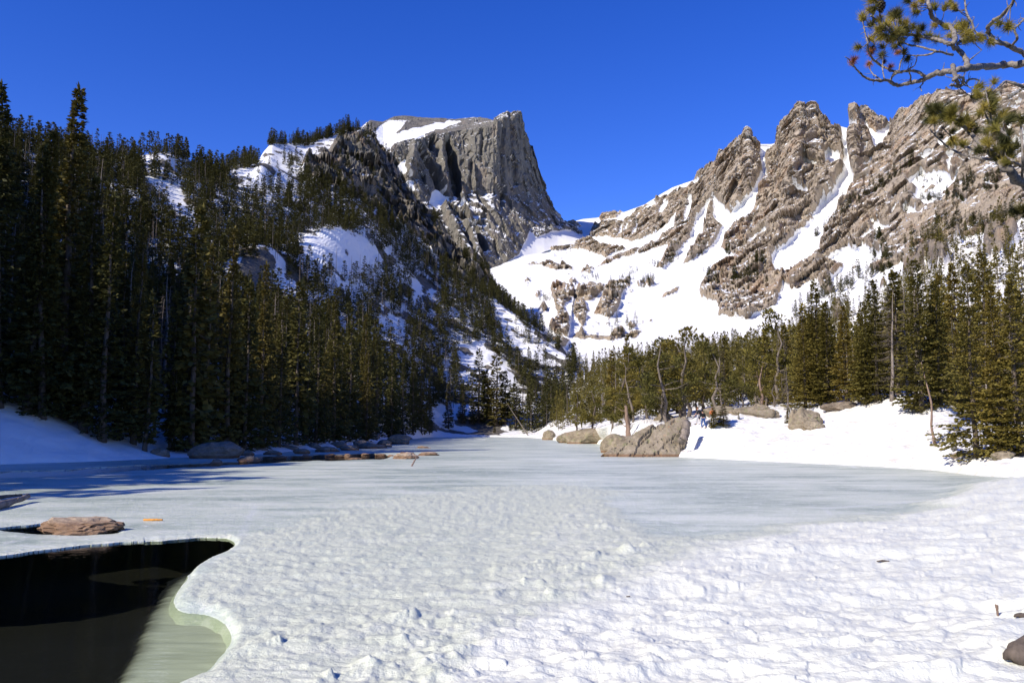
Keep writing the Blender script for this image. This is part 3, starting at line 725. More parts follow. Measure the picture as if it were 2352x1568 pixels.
# open water
pool = qp((-1500, 560), (-300, 495), (0, 465), (400, 407), (700, 377), (1000, 347), (1350, 332), (1700, 300), (1970, 300), (2030, 350), (1980, 400), (1820, 460), (1710, 520), (1640, 590), (1600, 660), (1530, 740), (1480, 810), (1470, 880), (1530, 925), (1650, 927), (1760, 940), (1880, 975), (1960, 1060), (2000, 1130), (1990, 1190), (1900, 1280), (1820, 1370), (1780, 1430), (1600, 1480), (1490, 1540), (1450, 1620), (1380, 1760), (1300, 2000), (1000, 2600), (-1500, 2600))
rockhole = qp((-60, 240), (0, 222), (250, 203), (450, 182), (700, 168), (930, 203), (1000, 232), (1075, 252), (950, 282), (650, 293), (350, 284), (0, 254))
lead = [(-500, 1092), (0, 1083), (60, 1079), (150, 1078), (230, 1071), (330, 1066), (420, 1063), (600, 1058), (700, 1054), (620, 1062), (430, 1071), (330, 1078), (200, 1087), (120, 1092), (0, 1097), (-500, 1110)]
inlet = [(560, 1047), (640, 1046), (760, 1042), (860, 1040), (905, 1046), (880, 1053), (760, 1056), (640, 1058), (560, 1056)]
ux, uy = warp(PX, PY, 4.0, 14.0); u2x, u2y = warp(PX, PY, 3.5, 5.0)
ux, uy = ux + u2x - PX, uy + 0.6 * (u2y - PY)
opn = boxblur(inpoly(ux, uy, pool) | inpoly(ux, uy, rockhole) | inpoly(ux, uy, lead) | inpoly(ux, uy, inlet), 2, 2)
tp = sstep(0.02, 0.5, opn)
P[..., 2] = h * (1 - tp) - np.where(PX > 330, 0.054, 0.03) * tp
snow = snow * (1 - 0.4 * sstep(0.1, 0.5, opn)) * (1 - 0.75 * sstep(0.08, 0.5, boxblur(inpoly(ux, uy, pool), 12, 8)) * (PX > 330))
def keepmask(px_, py_): return ~(inpoly(px_, py_, pool) | inpoly(px_, py_, rockhole) | inpoly(px_, py_, lead) | inpoly(px_, py_, inlet))
mid = lambda A: (A[:-1, :-1] + A[1:, :-1] + A[:-1, 1:] + A[1:, 1:]) / 4
# on the near side the ice does not break off but dips under the water and runs out over the green ledge
mpool = boxblur(inpoly(ux, uy, pool), 6, 5)
dip = (PX > 300) & (PY > 1316)
dz_ = 0.054 + 0.016 * fbm(P, 0.35, 3, off=71)
P[..., 2] = np.where(dip, np.where(mpool < 0.5, h * (1 - sstep(0.0, 0.5, mpool)) - dz_ * sstep(0.0, 0.5, mpool), -dz_ - (mpool - 0.5) * 0.5), P[..., 2])
snow = np.where(dip, snow * (1 - sstep(0.05, 0.6, mpool)), snow)
keep = keepmask(mid(ux), mid(uy)) | (mid(dip.astype(float)) > 0.5) & (mid(mpool) < 0.88)
nu, nvv = PX.shape
GF = grid_faces(nu, nvv).reshape(nu - 1, nvv - 1, 4)
faces = GF[keep]
V = P.reshape(-1, 3); n1 = len(V)
be = []
e = keep[:-1] != keep[1:]; ii, jj = np.nonzero(e); a = (ii + 1) * nvv + jj; be.append(np.stack([a, a + 1], -1))
e = keep[:, :-1] != keep[:, 1:]; ii, jj = np.nonzero(e); a = ii * nvv + jj + 1; be.append(np.stack([a, a + nvv], -1))
be = np.concatenate(be)
V = V.copy()
for _ in range(50):
    acc = np.zeros_like(V); cnt = np.zeros(len(V))
    np.add.at(acc, be[:, 0], V[be[:, 1]]); np.add.at(acc, be[:, 1], V[be[:, 0]])
    np.add.at(cnt, be[:, 0], 1); np.add.at(cnt, be[:, 1], 1)
    m_ = cnt > 1
    V[m_, :2] = (0.4 * V[m_] + 0.6 * acc[m_] / cnt[m_][:, None])[:, :2]
Vd = np.concatenate([V, V]); Vd[n1:, 2] = np.minimum(-0.075, Vd[n1:, 2] - 0.08)
n0 = n1
wallsq = []
e = keep[:-1] != keep[1:]; ii, jj = np.nonzero(e)
a = (ii + 1) * nvv + jj; b = a + 1; wallsq.append(np.stack([a + n0, b + n0, b + 2 * n0, a + 2 * n0], -1))
e = keep[:, :-1] != keep[:, 1:]; ii, jj = np.nonzero(e)
a = ii * nvv + jj + 1; b = a + nvv; wallsq.append(np.stack([a + n0, b + n0, b + 2 * n0, a + 2 * n0], -1))
allq = np.concatenate([faces] + wallsq)
VV = np.concatenate([V, Vd]); SN = np.concatenate([snow.ravel(), np.full(2 * n0, 0.1)])
# a pale frozen rim runs along the far edge of the open pool
edge_d = dline(PX, PY, [(a_[0], a_[1], 1.0) for a_ in qp((0, 465), (400, 407), (700, 377), (1000, 347), (1350, 332), (1700, 300), (1970, 300))]).ravel()
SN[:n0] = np.maximum(SN[:n0], 0.7 * sstep(3.5, 1.0, edge_d))
used = np.unique(allq); remap = np.full(len(VV), -1, np.int64); remap[used] = np.arange(len(used))
me = mk_mesh('lake_ice', VV[used], [remap[allq]], {'snow': SN[used]}, mats=[MT['ice']], smooth=True)
tag(link('lake_ice', me), kind='structure')
from mathutils.bvhtree import BVHTree
def ice_z(x, y):
    """height of the lake sheet under a point"""
    px_, py_ = project(np.array([[x, y, 0.0]]))
    i_ = int(np.clip(round((px_[0] - cols[0]) / 2.35), 0, nu - 1)); j_ = int(np.clip(np.searchsorted(rows, py_[0]), 0, nvv - 1))
    return float(P_ICE[i_, j_, 2])
P_ICE = P
# water sheet and the green ledge of ice that lies under it
wq = np.array([[-320, 4, -0.06], [320, 4, -0.06], [320, 320, -0.06], [-320, 320, -0.06], ])
tag(link('water', mk_mesh('water', wq, [np.array([[0, 1, 2, 3]])], mats=[MT['water']])), kind='structure')
subp = qp((1560, 605), (1450, 680), (1380, 760), (1325, 850), (1260, 960), (1200, 1020), (1180, 1110), (1120, 1200), (1120, 1320), (1050, 1400), (1020, 1480), (950, 1570), (860, 1800), (760, 2200), (700, 2600), (2200, 2600), (2400, 1300), (2300, 900), (2000, 500))
cu = np.arange(120, 720, 2.2); cvv = np.arange(1240, 1960, 2.6)
UX, UY = np.meshgrid(cu, cvv, indexing='ij')
kx = (UX - CX) / F; kz = (CY - UY) / F
ky = math.cos(PITCH) - kz * math.sin(PITCH); kzz = math.sin(PITCH) + kz * math.cos(PITCH)
kk = (-0.24 - EYE) / kzz
SP = np.stack([kx * kk, ky * kk, np.full_like(kk, -0.24)], -1)
sx, sy = warp(UX, UY, 9.0, 18.0); s2x, s2y = warp(UX, UY, 7.0, 6.0)
insub = inpoly(sx + (s2x - UX) * 1.6, sy + (s2y - UY) * 0.25, subp)
dsub = blur(insub.astype(float), 12)
dsub = boxblur(insub, 11, 6)
SP[..., 2] = -0.30 + 0.12 * sstep(0.3, 0.95, dsub) + 0.03 * fbm(SP, 0.7, 3, stretch=(2.2, 0.5, 1))
kf = insub[:-1, :-1] & insub[1:, 1:]
fs = grid_faces(*UX.shape).reshape(UX.shape[0] - 1, UX.shape[1] - 1, 4)[kf]
used = np.unique(fs); remap = np.full(UX.size, -1, np.int64); remap[used] = np.arange(len(used))
tag(link('submerged_ice_ledge', mk_mesh('submerged_ice_ledge', SP.reshape(-1, 3)[used], [remap[fs]], {'snow': (boxblur(insub, 20, 9) * 1.7 - 0.75).ravel()[used]}, mats=[MT['under_ice']], smooth=True)), kind='structure')
# ------------------------------------------------------------------ trees
def tube(pts, rad, sides=7, cap=True):
    pts = np.asarray(pts, float); n = len(pts)
    rad = np.broadcast_to(np.asarray(rad, float), (n,))
    T = np.gradient(pts, axis=0); T /= np.linalg.norm(T, axis=1)[:, None] + 1e-12
    up = np.array([0, 0, 1.0]) if abs(T[0, 2]) < 0.9 else np.array([1.0, 0, 0])
    V = []
    a = np.linspace(0, 2 * math.pi, sides, endpoint=False)
    for i in range(n):
        s = np.cross(T[i], up); s /= np.linalg.norm(s) + 1e-12
        u = np.cross(s, T[i]); up = u
        V.append(pts[i] + rad[i] * (np.cos(a)[:, None] * s + np.sin(a)[:, None] * u))
    V = np.concatenate(V)
    i = np.arange(n - 1)[:, None] * sides + np.arange(sides)[None]
    j = np.arange(n - 1)[:, None] * sides + (np.arange(sides)[None] + 1) % sides
    q_ = np.stack([i, j, j + sides, i + sides], -1).reshape(-1, 4)
    tri = []
    if cap:
        V = np.concatenate([V, pts[:1], pts[-1:]])
        c0, c1 = n * sides, n * sides + 1
        for k in range(sides):
            tri.append((c0, (k + 1) % sides, k)); tri.append((c1, (n - 1) * sides + k, (n - 1) * sides + (k + 1) % sides))
    return V, q_, np.array(tri, np.int32).reshape(-1, 3)

class Geo:
    def __init__(s): s.V = []; s.Q = []; s.T = []; s.n = 0
    def add(s, V, Q=None, T=None):
        if Q is not None and len(Q): s.Q.append(np.asarray(Q) + s.n)
        if T is not None and len(T): s.T.append(np.asarray(T) + s.n)
        s.V.append(np.asarray(V, float).reshape(-1, 3)); s.n += len(s.V[-1])
    def tube(s, pts, rad, sides=6): s.add(*tube(pts, rad, sides))
    def mesh(s, name, mat, smooth=False):
        return mk_mesh(name, np.concatenate(s.V), [np.concatenate(x) for x in (s.Q, s.T) if x], mats=[mat], smooth=smooth)
    def arrays(s):
        t = list(s.T)
        for q_ in s.Q: t += [q_[:, :3], q_[:, [0, 2, 3]]]
        return np.concatenate(s.V), np.concatenate(t)

def sprays(g, root, d, length, width, r):
    """diamond leaf clumps, one row each: root points, unit directions, sizes"""
    n = len(root)
    side = np.cross(d, r.normal(size=(n, 3)) * 0.5 + np.array([0, 0, 1.0])); side /= np.linalg.norm(side, axis=1)[:, None] + 1e-9
    L = length[:, None]; W = width[:, None]
    V = np.stack([root, root + d * L * 0.45 + side * W, root + d * L, root + d * L * 0.45 - side * W], 1)
    k = np.arange(n)[:, None] * 4
    g.add(V, Q=np.concatenate([k, k + 1, k + 2, k + 3], 1))

def spruce_crown(h, rmax, seed, dz, nb, spr, base=0.05, size=1.0, gaps=0.12, droop=0.32, taper=0.78):
    r = np.random.default_rng(seed); g = Geo()
    z = h * base
    bulge = r.normal(size=12) * 0.14
    while z < h * 0.985:
        t = z / h
        prof = min(1.0, 0.55 + (t - base) * 5) * (1 - t) ** taper * (1 + np.interp(t, np.linspace(0, 1, 12), bulge)) + 0.025
        for b in range(nb):
            if r.random() < gaps: continue
            L = rmax * prof * r.uniform(0.6, 1.2)
            az = r.uniform(0, 2 * math.pi)
            dirv = np.array([math.cos(az), math.sin(az), 0])
            tang = np.array([-math.sin(az), math.cos(az), 0])
            dr = droop * (1 - t * 1.2) + r.normal() * 0.08
            ns = max(3, int(spr * (0.35 + 0.65 * L / rmax)))
            s = r.random(ns) ** 0.75
            zz = z + r.normal() * dz * 0.3
            lat = (0.42 * L * (1 - s) + 0.05 * rmax) * r.uniform(-1, 1, ns)
            root = dirv * (L * s)[:, None] * 0.9 + tang * lat[:, None] + np.array([0, 0, 1]) * (zz - dr * L * s + 0.32 * L * s ** 2 * (0.3 + t) - 0.15 * np.abs(lat))[:, None]
            ang = np.sign(lat) * r.uniform(0.2, 1.0, ns)
            d = dirv * np.cos(ang)[:, None] + tang * np.sin(ang)[:, None] + np.array([0, 0, 1]) * r.normal(-0.12 + 0.5 * max(0, t - 0.6), 0.28, ns)[:, None]
            d /= np.linalg.norm(d, axis=1)[:, None]
            ln = size * (0.30 + 0.22 * r.random(ns)) * (0.6 + 0.4 * prof)
            sprays(g, root, d, ln, ln * r.uniform(0.2, 0.4, ns), r)
        z += dz * r.uniform(0.75, 1.25)
    n = 14
    zt = h * (1 - 0.05 * r.random(n))
    root = np.stack([0 * zt, 0 * zt, zt - 0.25 * size], 1)
    d = r.normal(size=(n, 3)) * 0.35 + np.array([0, 0, 1]); d /= np.linalg.norm(d, axis=1)[:, None]
    sprays(g, root, d, np.full(n, 0.5 * size), np.full(n, 0.07 * size), r)
    return g

def trunk_geo(h, r0, seed, bend=0.01, stubs=0):
    r = np.random.default_rng(seed); g = Geo()
    n = 9; t = np.linspace(0, 1, n)
    pts = np.stack([np.cumsum(r.normal(size=n)) * bend * h, np.cumsum(r.normal(size=n)) * bend * h, t * h - 0.6], 1)
    pts[0, :2] = 0; pts[1, :2] *= 0.3
    rad = r0 * (1 - t) ** 0.85 + 0.012; rad[0] *= 1.45
    g.tube(pts, rad, 8)
    for k in range(stubs):
        zz = r.uniform(0.08, 0.5) * h; az = r.uniform(0, 6.28); L = r.uniform(0.3, 1.1)
        p0 = np.array([0, 0, zz]); p1 = p0 + np.array([math.cos(az), math.sin(az), -0.35]) * L
        g.tube([p0, (p0 + p1) / 2 + [0, 0, 0.05], p1], [0.03, 0.02, 0.006], 4)
    return g

def dead_twigs(h, rmax, seed, nb, twig=5):
    r = np.random.default_rng(seed); g = Geo()
    for k in range(nb):
        t = r.uniform(0.12, 0.99); L = rmax * (1 - t) ** 0.6 * r.uniform(0.35, 1.1) + 0.15
        az = r.uniform(0, 6.28); d = np.array([math.cos(az), math.sin(az), 0])
        p0 = np.array([0, 0, t * h]); dr = r.uniform(0.1, 0.6)
        p1 = p0 + d * L * 0.55 + np.array([0, 0, -dr * L * 0.5]); p2 = p0 + d * L + np.array([0, 0, -dr * L * 0.6 + 0.1 * L])
        g.tube([p0, p1, p2], [0.028, 0.018, 0.005], 3)
        for j in range(twig):
            s = r.uniform(0.25, 1); q0 = p0 + (p2 - p0) * s
            dd = d * r.uniform(0.2, 1) + np.array([-d[1], d[0], 0]) * r.uniform(-1, 1) + np.array([0, 0, r.uniform(-0.9, 0.1)])
            dd /= np.linalg.norm(dd); l2 = L * r.uniform(0.12, 0.4); sd = np.cross(dd, [0, 0, 1.0]) * 0.02
            g.add([q0 - sd, q0 + sd, q0 + dd * l2], T=[[0, 1, 2]])
    return g

def pine_tree_geo(h, spread, seed, clumps, nspr, limbs=9):
    """a limber pine: forked bent trunk and clustered crowns of foliage"""
    r = np.random.default_rng(seed); T = Geo(); C = Geo()
    n = 8; t = np.linspace(0, 1, n)
    pts = np.stack([np.cumsum(r.normal(size=n)) * 0.035 * h, np.cumsum(r.normal(size=n)) * 0.035 * h, t * h * 0.93 - 0.4], 1); pts[0, :2] = 0
    T.tube(pts, 0.02 * h * (1 - t) ** 0.7 + 0.02, 8)
    ends = [pts[-1]]
    for k in range(limbs):
        tt = r.uniform(0.22, 0.95); p0 = np.array([np.interp(tt, t, pts[:, i]) for i in range(3)])
        az = r.uniform(0, 6.28); L = spread * (1.15 - 0.75 * tt) * r.uniform(0.6, 1.1)
        d = np.array([math.cos(az), math.sin(az), 0])
        pm = p0 + d * L * 0.5 + np.array([0, 0, r.uniform(-0.05, 0.2) * L]); pe = p0 + d * L + np.array([0, 0, r.uniform(0.05, 0.45) * L])
        T.tube([p0, pm, pe], [0.006 * h * (1.2 - tt) + 0.015, 0.004 * h + 0.005, 0.01], 5)
        ends += [pe, (pm + pe) / 2 + r.normal(size=3) * 0.3, pm + r.normal(size=3) * 0.35]
    ends = np.array(ends)
    for k in range(clumps):
        c = ends[r.integers(len(ends))] + r.normal(size=3) * np.array([0.5, 0.5, 0.35]) * spread * 0.2
        rad = r.uniform(0.35, 0.75) * spread * 0.28
        nn = nspr
        v = r.normal(size=(nn, 3)); v /= np.linalg.norm(v, axis=1)[:, None]; v[:, 2] *= 0.7
        root = c + v * rad * (r.random(nn) ** 0.5)[:, None]
        d = v + np.array([0, 0, 0.35]) + r.normal(size=(nn, 3)) * 0.3; d /= np.linalg.norm(d, axis=1)[:, None]
        ln = r.uniform(0.16, 0.34, nn) * (0.6 + spread * 0.12)
        sprays(C, root, d, ln, ln * r.uniform(0.2, 0.4, nn), r)
    return T, C

# prototypes: meshes shared by all copies (height in metres, crown mesh, trunk mesh)
MT['pinewood'] = bark('pine_bark', (0.08, 0.065, 0.05), (0.22, 0.18, 0.145), 5.0)
PROTO = {'near': [], 'mid': [], 'dead': [], 'pine': [], 'slim': []}
for k in range(4):
    hh = 18.0; g = spruce_crown(hh, [3.2, 2.8, 3.6, 2.9][k], 100 + k, 0.34, 9, 36, base=[0.015, 0.03, 0.01, 0.05][k], size=0.95, gaps=0.17, taper=0.92)
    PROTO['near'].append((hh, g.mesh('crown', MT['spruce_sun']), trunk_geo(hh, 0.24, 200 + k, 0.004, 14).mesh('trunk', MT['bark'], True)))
for k in range(6):
    hh = 15.0; g = spruce_crown(hh, [1.9, 2.3, 1.8, 2.5, 2.0, 1.6][k], 300 + k, 0.42, 8, 16, base=[0.03, 0.02, 0.07, 0.02, 0.12, 0.05][k], size=1.45, gaps=0.18)
    PROTO['mid'].append((hh, g.mesh('crown', MT['spruce']), trunk_geo(hh, 0.2, 400 + k, 0.004, 8).mesh('trunk', MT['bark'], True)))
for k in range(4):
    hh = 24.0; g = spruce_crown(hh, [3.0, 3.5, 2.7, 3.7][k], 350 + k, 0.42, 9, 26, base=[0.02, 0.03, 0.05, 0.02][k], size=1.3, gaps=0.24, taper=1.0)
    PROTO['slim'].append((hh, g.mesh('crown', MT['spruce']), trunk_geo(hh, 0.33, 450 + k, 0.004, 20).mesh('trunk', MT['bark'], True)))
for k in range(4):
    hh = 14.0
    PROTO['dead'].append((hh, dead_twigs(hh, [1.1, 1.5, 0.8, 1.9][k], 500 + k, [90, 120, 50, 150][k], [5, 6, 3, 8][k]).mesh('branches', MT['twig']), trunk_geo(hh, 0.15, 600 + k, 0.006).mesh('trunk', MT['deadwood'], True)))
for k in range(4):
    hh = 10.4; T, C = pine_tree_geo(9.0, [3.6, 3.0, 4.0, 2.6][k], 700 + k, [46, 40, 52, 36][k], 60)
    PROTO['pine'].append((hh, C.mesh('crown', MT['pine']), T.mesh('trunk', MT['bark' if k % 2 else 'pinewood'], True)))
# the same prototype crowns in the brighter foliage colour of the sunlit stand
def recolour(me, mat):
    m2 = me.copy(); m2.materials.clear(); m2.materials.append(mat); return m2
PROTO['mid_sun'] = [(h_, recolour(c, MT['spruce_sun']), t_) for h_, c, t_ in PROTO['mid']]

KINDNAME = {'near': 'spruce_tree', 'mid': 'spruce_tree', 'mid_sun': 'spruce_tree', 'slim': 'spruce_tree', 'dead': 'dead_tree', 'pine': 'pine_tree'}
def plant(kind, var, loc, h, label, group=None, wide=1.0, lean=(0.0, 0.0)):
    hh, cm, tm = PROTO[kind][var % len(PROTO[kind])]
    name = KINDNAME[kind]
    e = bpy.data.objects.new(name, None); COL.objects.link(e)
    e.empty_display_size = 0.5
    e.location = loc; s = h / hh
    e.scale = (s * wide, s * wide, s)
    e.rotation_euler = (lean[0], lean[1], random.uniform(0, 6.28))
    tag(e, label, {'spruce_tree': 'spruce', 'dead_tree': 'dead tree', 'pine_tree': 'pine'}[name], group)
    link('trunk', tm, parent=e)
    cr_ = link('branches' if kind == 'dead' else 'crown', cm, parent=e)
    if kind == 'dead': cr_['kind'] = 'stuff'
    return e

# ---- where the ground is
class Ground:
    def __init__(s, az, G):
        s.az, s.G = az, G
        s.R = np.hypot(G[..., 0], G[..., 1])
        s.px, s.py = project(G)
    def at(s, az, R):
        i = int(np.clip(np.searchsorted(s.az, az), 1, len(s.az) - 1))
        if abs(s.az[i - 1] - az) < abs(s.az[i] - az): i -= 1
        z = float(np.interp(R, s.R[i], s.G[i, :, 2]))
        return Vector((R * math.sin(az), R * math.cos(az), z))
    def seen(s, px, py):
        """first point of the ground met by the line of sight through a picture point"""
        az, te = azte(px, py)
        i = int(np.clip(np.searchsorted(s.az, az), 0, len(s.az) - 1))
        tt = (s.G[i, :, 2] - EYE) / s.R[i]
        j0 = 6
        hit = np.nonzero(tt[j0:] >= te)[0]
        j = j0 + (hit[0] if len(hit) else len(tt) - j0 - 12)
        if j > j0 and tt[j] != tt[j - 1]:
            f = np.clip((te - tt[j - 1]) / (tt[j] - tt[j - 1]), 0, 1); R = s.R[i, j - 1] + f * (s.R[i, j] - s.R[i, j - 1])
        else: R = s.R[i, j]
        return s.at(az, R)
GL, GR, GB = Ground(AZL, LEFT), Ground(AZR, RIGHT), Ground(az, BASIN)
GB.az = np.linspace(azte(1000, 600)[0], azte(2620, 600)[0], 860)

def pix(v):
    a, b = project(np.array([[v[0], v[1], v[2]]])); return float(a[0]), float(b[0])

placed = []
cells = {}
def room(x, y, d):
    cx, cy = int(x // 4), int(y // 4)
    for i in range(cx - 2, cx + 3):
        for j in range(cy - 2, cy + 3):
            for (a, b, dd) in cells.get((i, j), ()):
                if (a - x) ** 2 + (b - y) ** 2 < (0.5 * (d + dd)) ** 2: return False
    return True
def claim(x, y, d): cells.setdefault((int(x // 4), int(y // 4)), []).append((x, y, d))

def top_height(p, py_top):
    """height of a tree standing at p whose tip is seen at picture row py_top"""
    px_, _ = pix(p); az_, te = azte(px_, py_top)
    return EYE + math.hypot(p.x, p.y) * te - p.z

# ---- trees picked out one by one from the photograph
def single(G, kind, var, px, pyb, pyt, label, group=None, wide=1.0, tipx=None):
    p = G.seen(px, pyb); h = max(top_height(p, pyt), 0.6)
    claim(p.x, p.y, 2.2)
    lean = (0.0, 0.0)
    if tipx is not None:
        x, y, z = ray(tipx, pyt)
        lean = (0.0, math.atan2(x / y * p.y - p.x, h))
    return plant(kind, var, p, h, label, group, wide, lean)

S = single
LG = 'tall spruces along the shaded left shore'
S(GL, 'slim', 0, 141, 962, 198, 'tallest spruce of the left shore, its lit tip standing alone against the sky', LG, 1.05, 155)
S(GL, 'slim', 1, -6, 932, 188, 'tall shaded spruce at the left picture edge above the blue snowbank', LG, 1.0, 4)
S(GL, 'slim', 2, 62, 945, 285, 'tall dark spruce just left of the tallest shore spruce', LG, 1.0, 80)
S(GL, 'slim', 3, 96, 958, 330, 'dark spruce close beside the trunk of the tallest shore spruce', LG, 0.9, 108)
S(GL, 'slim', 2, 190, 990, 400, 'dark spruce between the tallest shore spruce and the thick bare lower trunk', LG)
S(GL, 'slim', 1, 234, 1013, 440, 'shaded spruce with a thick bare lower trunk beside a small fir on the snowbank', LG)
S(GL, 'slim', 2, 306, 1020, 520, 'shaded spruce with bare lower trunk behind the lone spruce with a lit tip', LG, 0.85)
S(GL, 'mid', 2, 332, 1036, 668, 'slender spruce at the snow edge, only its pointed tip in sunlight', LG, 1.0)
S(GL, 'mid', 4, 390, 1034, 665, 'thin spruce right of the lit-tipped spruce, on the dark left shore', LG, 0.8)
S(GL, 'mid', 0, 398, 1036, 788, 'short thin spruce with a small lit tip above the shaded shore boulders', LG, 0.8)
S(GL, 'mid', 3, 268, 1012, 930, 'small dark fir on the shaded snowbank beside a thick trunk', None, 1.6)
for i, (x, b, t) in enumerate([(440, 1040, 470), (470, 1036, 560), (520, 1036, 520), (560, 1034, 640), (600, 1030, 600), (640, 1026, 690), (680, 1022, 640), (725, 1018, 700), (765, 1014, 660), (800, 1010, 740), (835, 1006, 720), (865, 1004, 760), (900, 1002, 790), (925, 1000, 820), (948, 998, 800), (968, 996, 850), (985, 995, 870)]):
    S(GL, 'slim' if i % 3 else 'mid', i, x, b, t, 'dark spruce in the shaded tree wall along the left waterline', 'wall of shaded spruces at the left waterline', 0.95)
S(GL, 'dead', 0, 250, 700, 480, 'leaning bare white snag rising out of the dark trees on the left', None, 1.0, 231)
S(GL, 'dead', 3, 212, 640, 352, 'grey dead spruce with dense bare twigs right of the tallest shore spruce', None, 1.0)
for i, (x, b, t) in enumerate([(1062, 972, 880), (1100, 970, 800), (1118, 968, 850), (1140, 975, 795), (1160, 975, 850), (1030, 985, 880), (1085, 975, 905), (1185, 985, 860)]):
    S(GL, 'mid', i, x, b, t, 'mid green spruce on snow at the far lake end', 'spruces at the far end of the lake', 1.3)
for i, (x, b, t) in enumerate([(990, 992, 955), (1136, 997, 975), (1172, 993, 968)]):
    S(GR, 'mid', i, x, b, t, ['tiny spruce on the far snow at the foot of the gully', 'small spruce sapling alone on the far lake shore', 'little spruce sapling beside the leaning bare pole'][i], None, 1.8)

# right shore
RG = 'large sunlit spruces at the right edge'
for (v, x, b, t, w, lab) in [(0, 2118, 945, 592, 1.15, 'tall full spruce on the snow crest left of the large right-hand clump'), (1, 2160, 935, 640, 1.1, 'broad spruce just behind the tall full spruce on the snow crest'),
                          (2, 2245, 1050, 600, 1.0, 'big olive spruce with drooping skirt on the shore at the right edge'), (3, 2298, 1052, 650, 1.05, 'olive spruce with a pale bare trunk showing, in the right shore clump'),
                          (0, 2345, 1045, 640, 1.1, 'big spruce cut by the right picture edge'), (1, 2205, 940, 600, 1.1, 'spruce standing behind the gap of shade in the right clump'),
                          (2, 2275, 960, 570, 1.0, 'tallest rear spruce of the right shore clump'), (3, 2330, 940, 660, 1.1, 'rear spruce at the right picture edge behind the clump')]:
    S(GR, 'near', v, x, b, t, lab, RG, w)
for (v, x, b, t, w, lab) in [(0, 1992, 925, 690, 1.3, 'wide sunlit spruce behind the white snow crest, left of the grey dead spruce'), (1, 1905, 930, 690, 1.4, 'wide dense spruce right of the lichen-covered twin boulders'), (2, 1850, 935, 720, 1.3, 'spruce directly behind the rounded lichen boulder'),
                          (3, 1945, 925, 700, 1.3, 'spruce with gaps between branches behind the dark flat rock'), (1, 1880, 925, 640, 1.2, 'tall narrow spruce in second row above the lichen boulders'), (0, 2015, 920, 640, 1.2, 'dark spruce beside the grey dead spruce on the crest')]:
    S(GR, 'near', v, x, b, t, lab, 'sunlit spruces behind the snow knoll', w)
S(GR, 'dead', 3, 2048, 918, 655, 'grey dead spruce full of fine twigs on the snow crest', None, 1.4)
S(GR, 'dead', 1, 2338, 1000, 640, 'tall grey dead spruce among the olive spruces at the right edge', None, 1.3)
S(GR, 'dead', 2, 2105, 930, 555, 'high thin dead spruce whose bare top sticks out over the right clump', None, 1.2)
S(GR, 'dead', 3, 1808, 962, 840, 'short grey dead tree with broken limbs left of the lichen boulder', None, 1.6)
S(GR, 'mid_sun', 3, 1640, 982, 935, 'small spruce sapling beside the three walkers', None, 2.2)
S(GR, 'mid_sun', 1, 1662, 978, 930, 'low bushy young spruce right of the walkers', None, 3.2)
S(GR, 'mid_sun', 3, 1812, 972, 938, 'low spruce bush at the foot of the lichen boulder', None, 2.6)
S(GR, 'mid_sun', 0, 1697, 963, 945, 'tiny spruce seedling on the snow below the long flat boulder', None, 1.6)
S(GR, 'mid_sun', 3, 2192, 1035, 1000, 'small orange-brown spruce bush left of the right shore clump', None, 2.0)
PG = 'round-crowned pines on the rocky point'
for (v, x, b, t, w, lab) in [(0, 1488, 962, 795, 1.1, 'large pine with thick grey trunk above the sloping shore boulder'), (1, 1528, 958, 815, 1.1, 'pine with a forked pale trunk right of the thick grey trunked pine'), (2, 1445, 985, 870, 1.1, 'low spreading pine over the left end of the sloping boulder'),
                          (3, 1562, 955, 850, 1.2, 'dense low pine behind the top of the sloping boulder'), (1, 1600, 950, 830, 1.2, 'olive pine directly behind the three walkers'), (2, 1650, 942, 830, 1.2, 'broad pine right behind the walkers, above the long flat boulder'),
                          (0, 1405, 985, 850, 1.0, 'pine over the snow patch between the two shore boulders'), (3, 1365, 985, 860, 1.0, 'pine behind the low left shore boulder'), (2, 1700, 938, 820, 1.1, 'broad dense pine behind the long flat boulder'), (1, 1780, 934, 830, 1.1, 'olive pine right of the bare twisted tree'),
                          (3, 1325, 992, 860, 0.9, 'narrow pine at the left end of the low shore boulders'), (0, 1740, 930, 800, 1.1, 'pine crown behind the bare twisted tree')]:
    S(GR, 'pine', v, x, b, t, lab, PG, w)

# ---- the rest of the forest, scattered over the slopes at real spacing
CLEAR = [[(588, 345), (655, 325), (705, 345), (700, 395), (640, 405), (595, 400)], [(305, 362), (345, 355), (440, 372), (440, 392), (330, 385)], [(310, 425), (370, 412), (420, 440), (450, 500), (430, 520), (380, 470)], [(520, 392), (590, 386), (660, 400), (660, 432), (560, 438), (525, 425)],
         [(505, 610), (560, 592), (630, 605), (690, 655), (660, 690), (600, 660), (540, 640)], [(690, 535), (800, 530), (860, 570), (900, 600), (850, 625), (740, 620), (700, 590)], [(640, 335), (700, 345), (735, 325), (800, 300), (830, 310), (760, 355), (690, 375), (650, 365)],
         [(940, 640), (980, 640), (1010, 690), (960, 690)], [(1050, 800), (1110, 780), (1190, 870), (1210, 930), (1130, 925), (1060, 880)], [(985, 935), (1060, 945), (1190, 975), (1200, 1005), (985, 1005)], [(1130, 690), (1180, 720), (1320, 810), (1300, 860), (1190, 830), (1150, 770)],
         [(850, 725), (930, 740), (945, 790), (880, 770)], [(780, 770), (800, 790), (800, 830), (780, 800)], [(-400, 900), (0, 893), (100, 945), (250, 990), (420, 1040), (420, 1075), (-400, 1075)], [(590, 985), (720, 985), (730, 1015), (600, 1020)]]
def clear(px, py):
    a, b = np.array([px]), np.array([py])
    return any(inpoly(a, b, c)[0] for c in CLEAR)

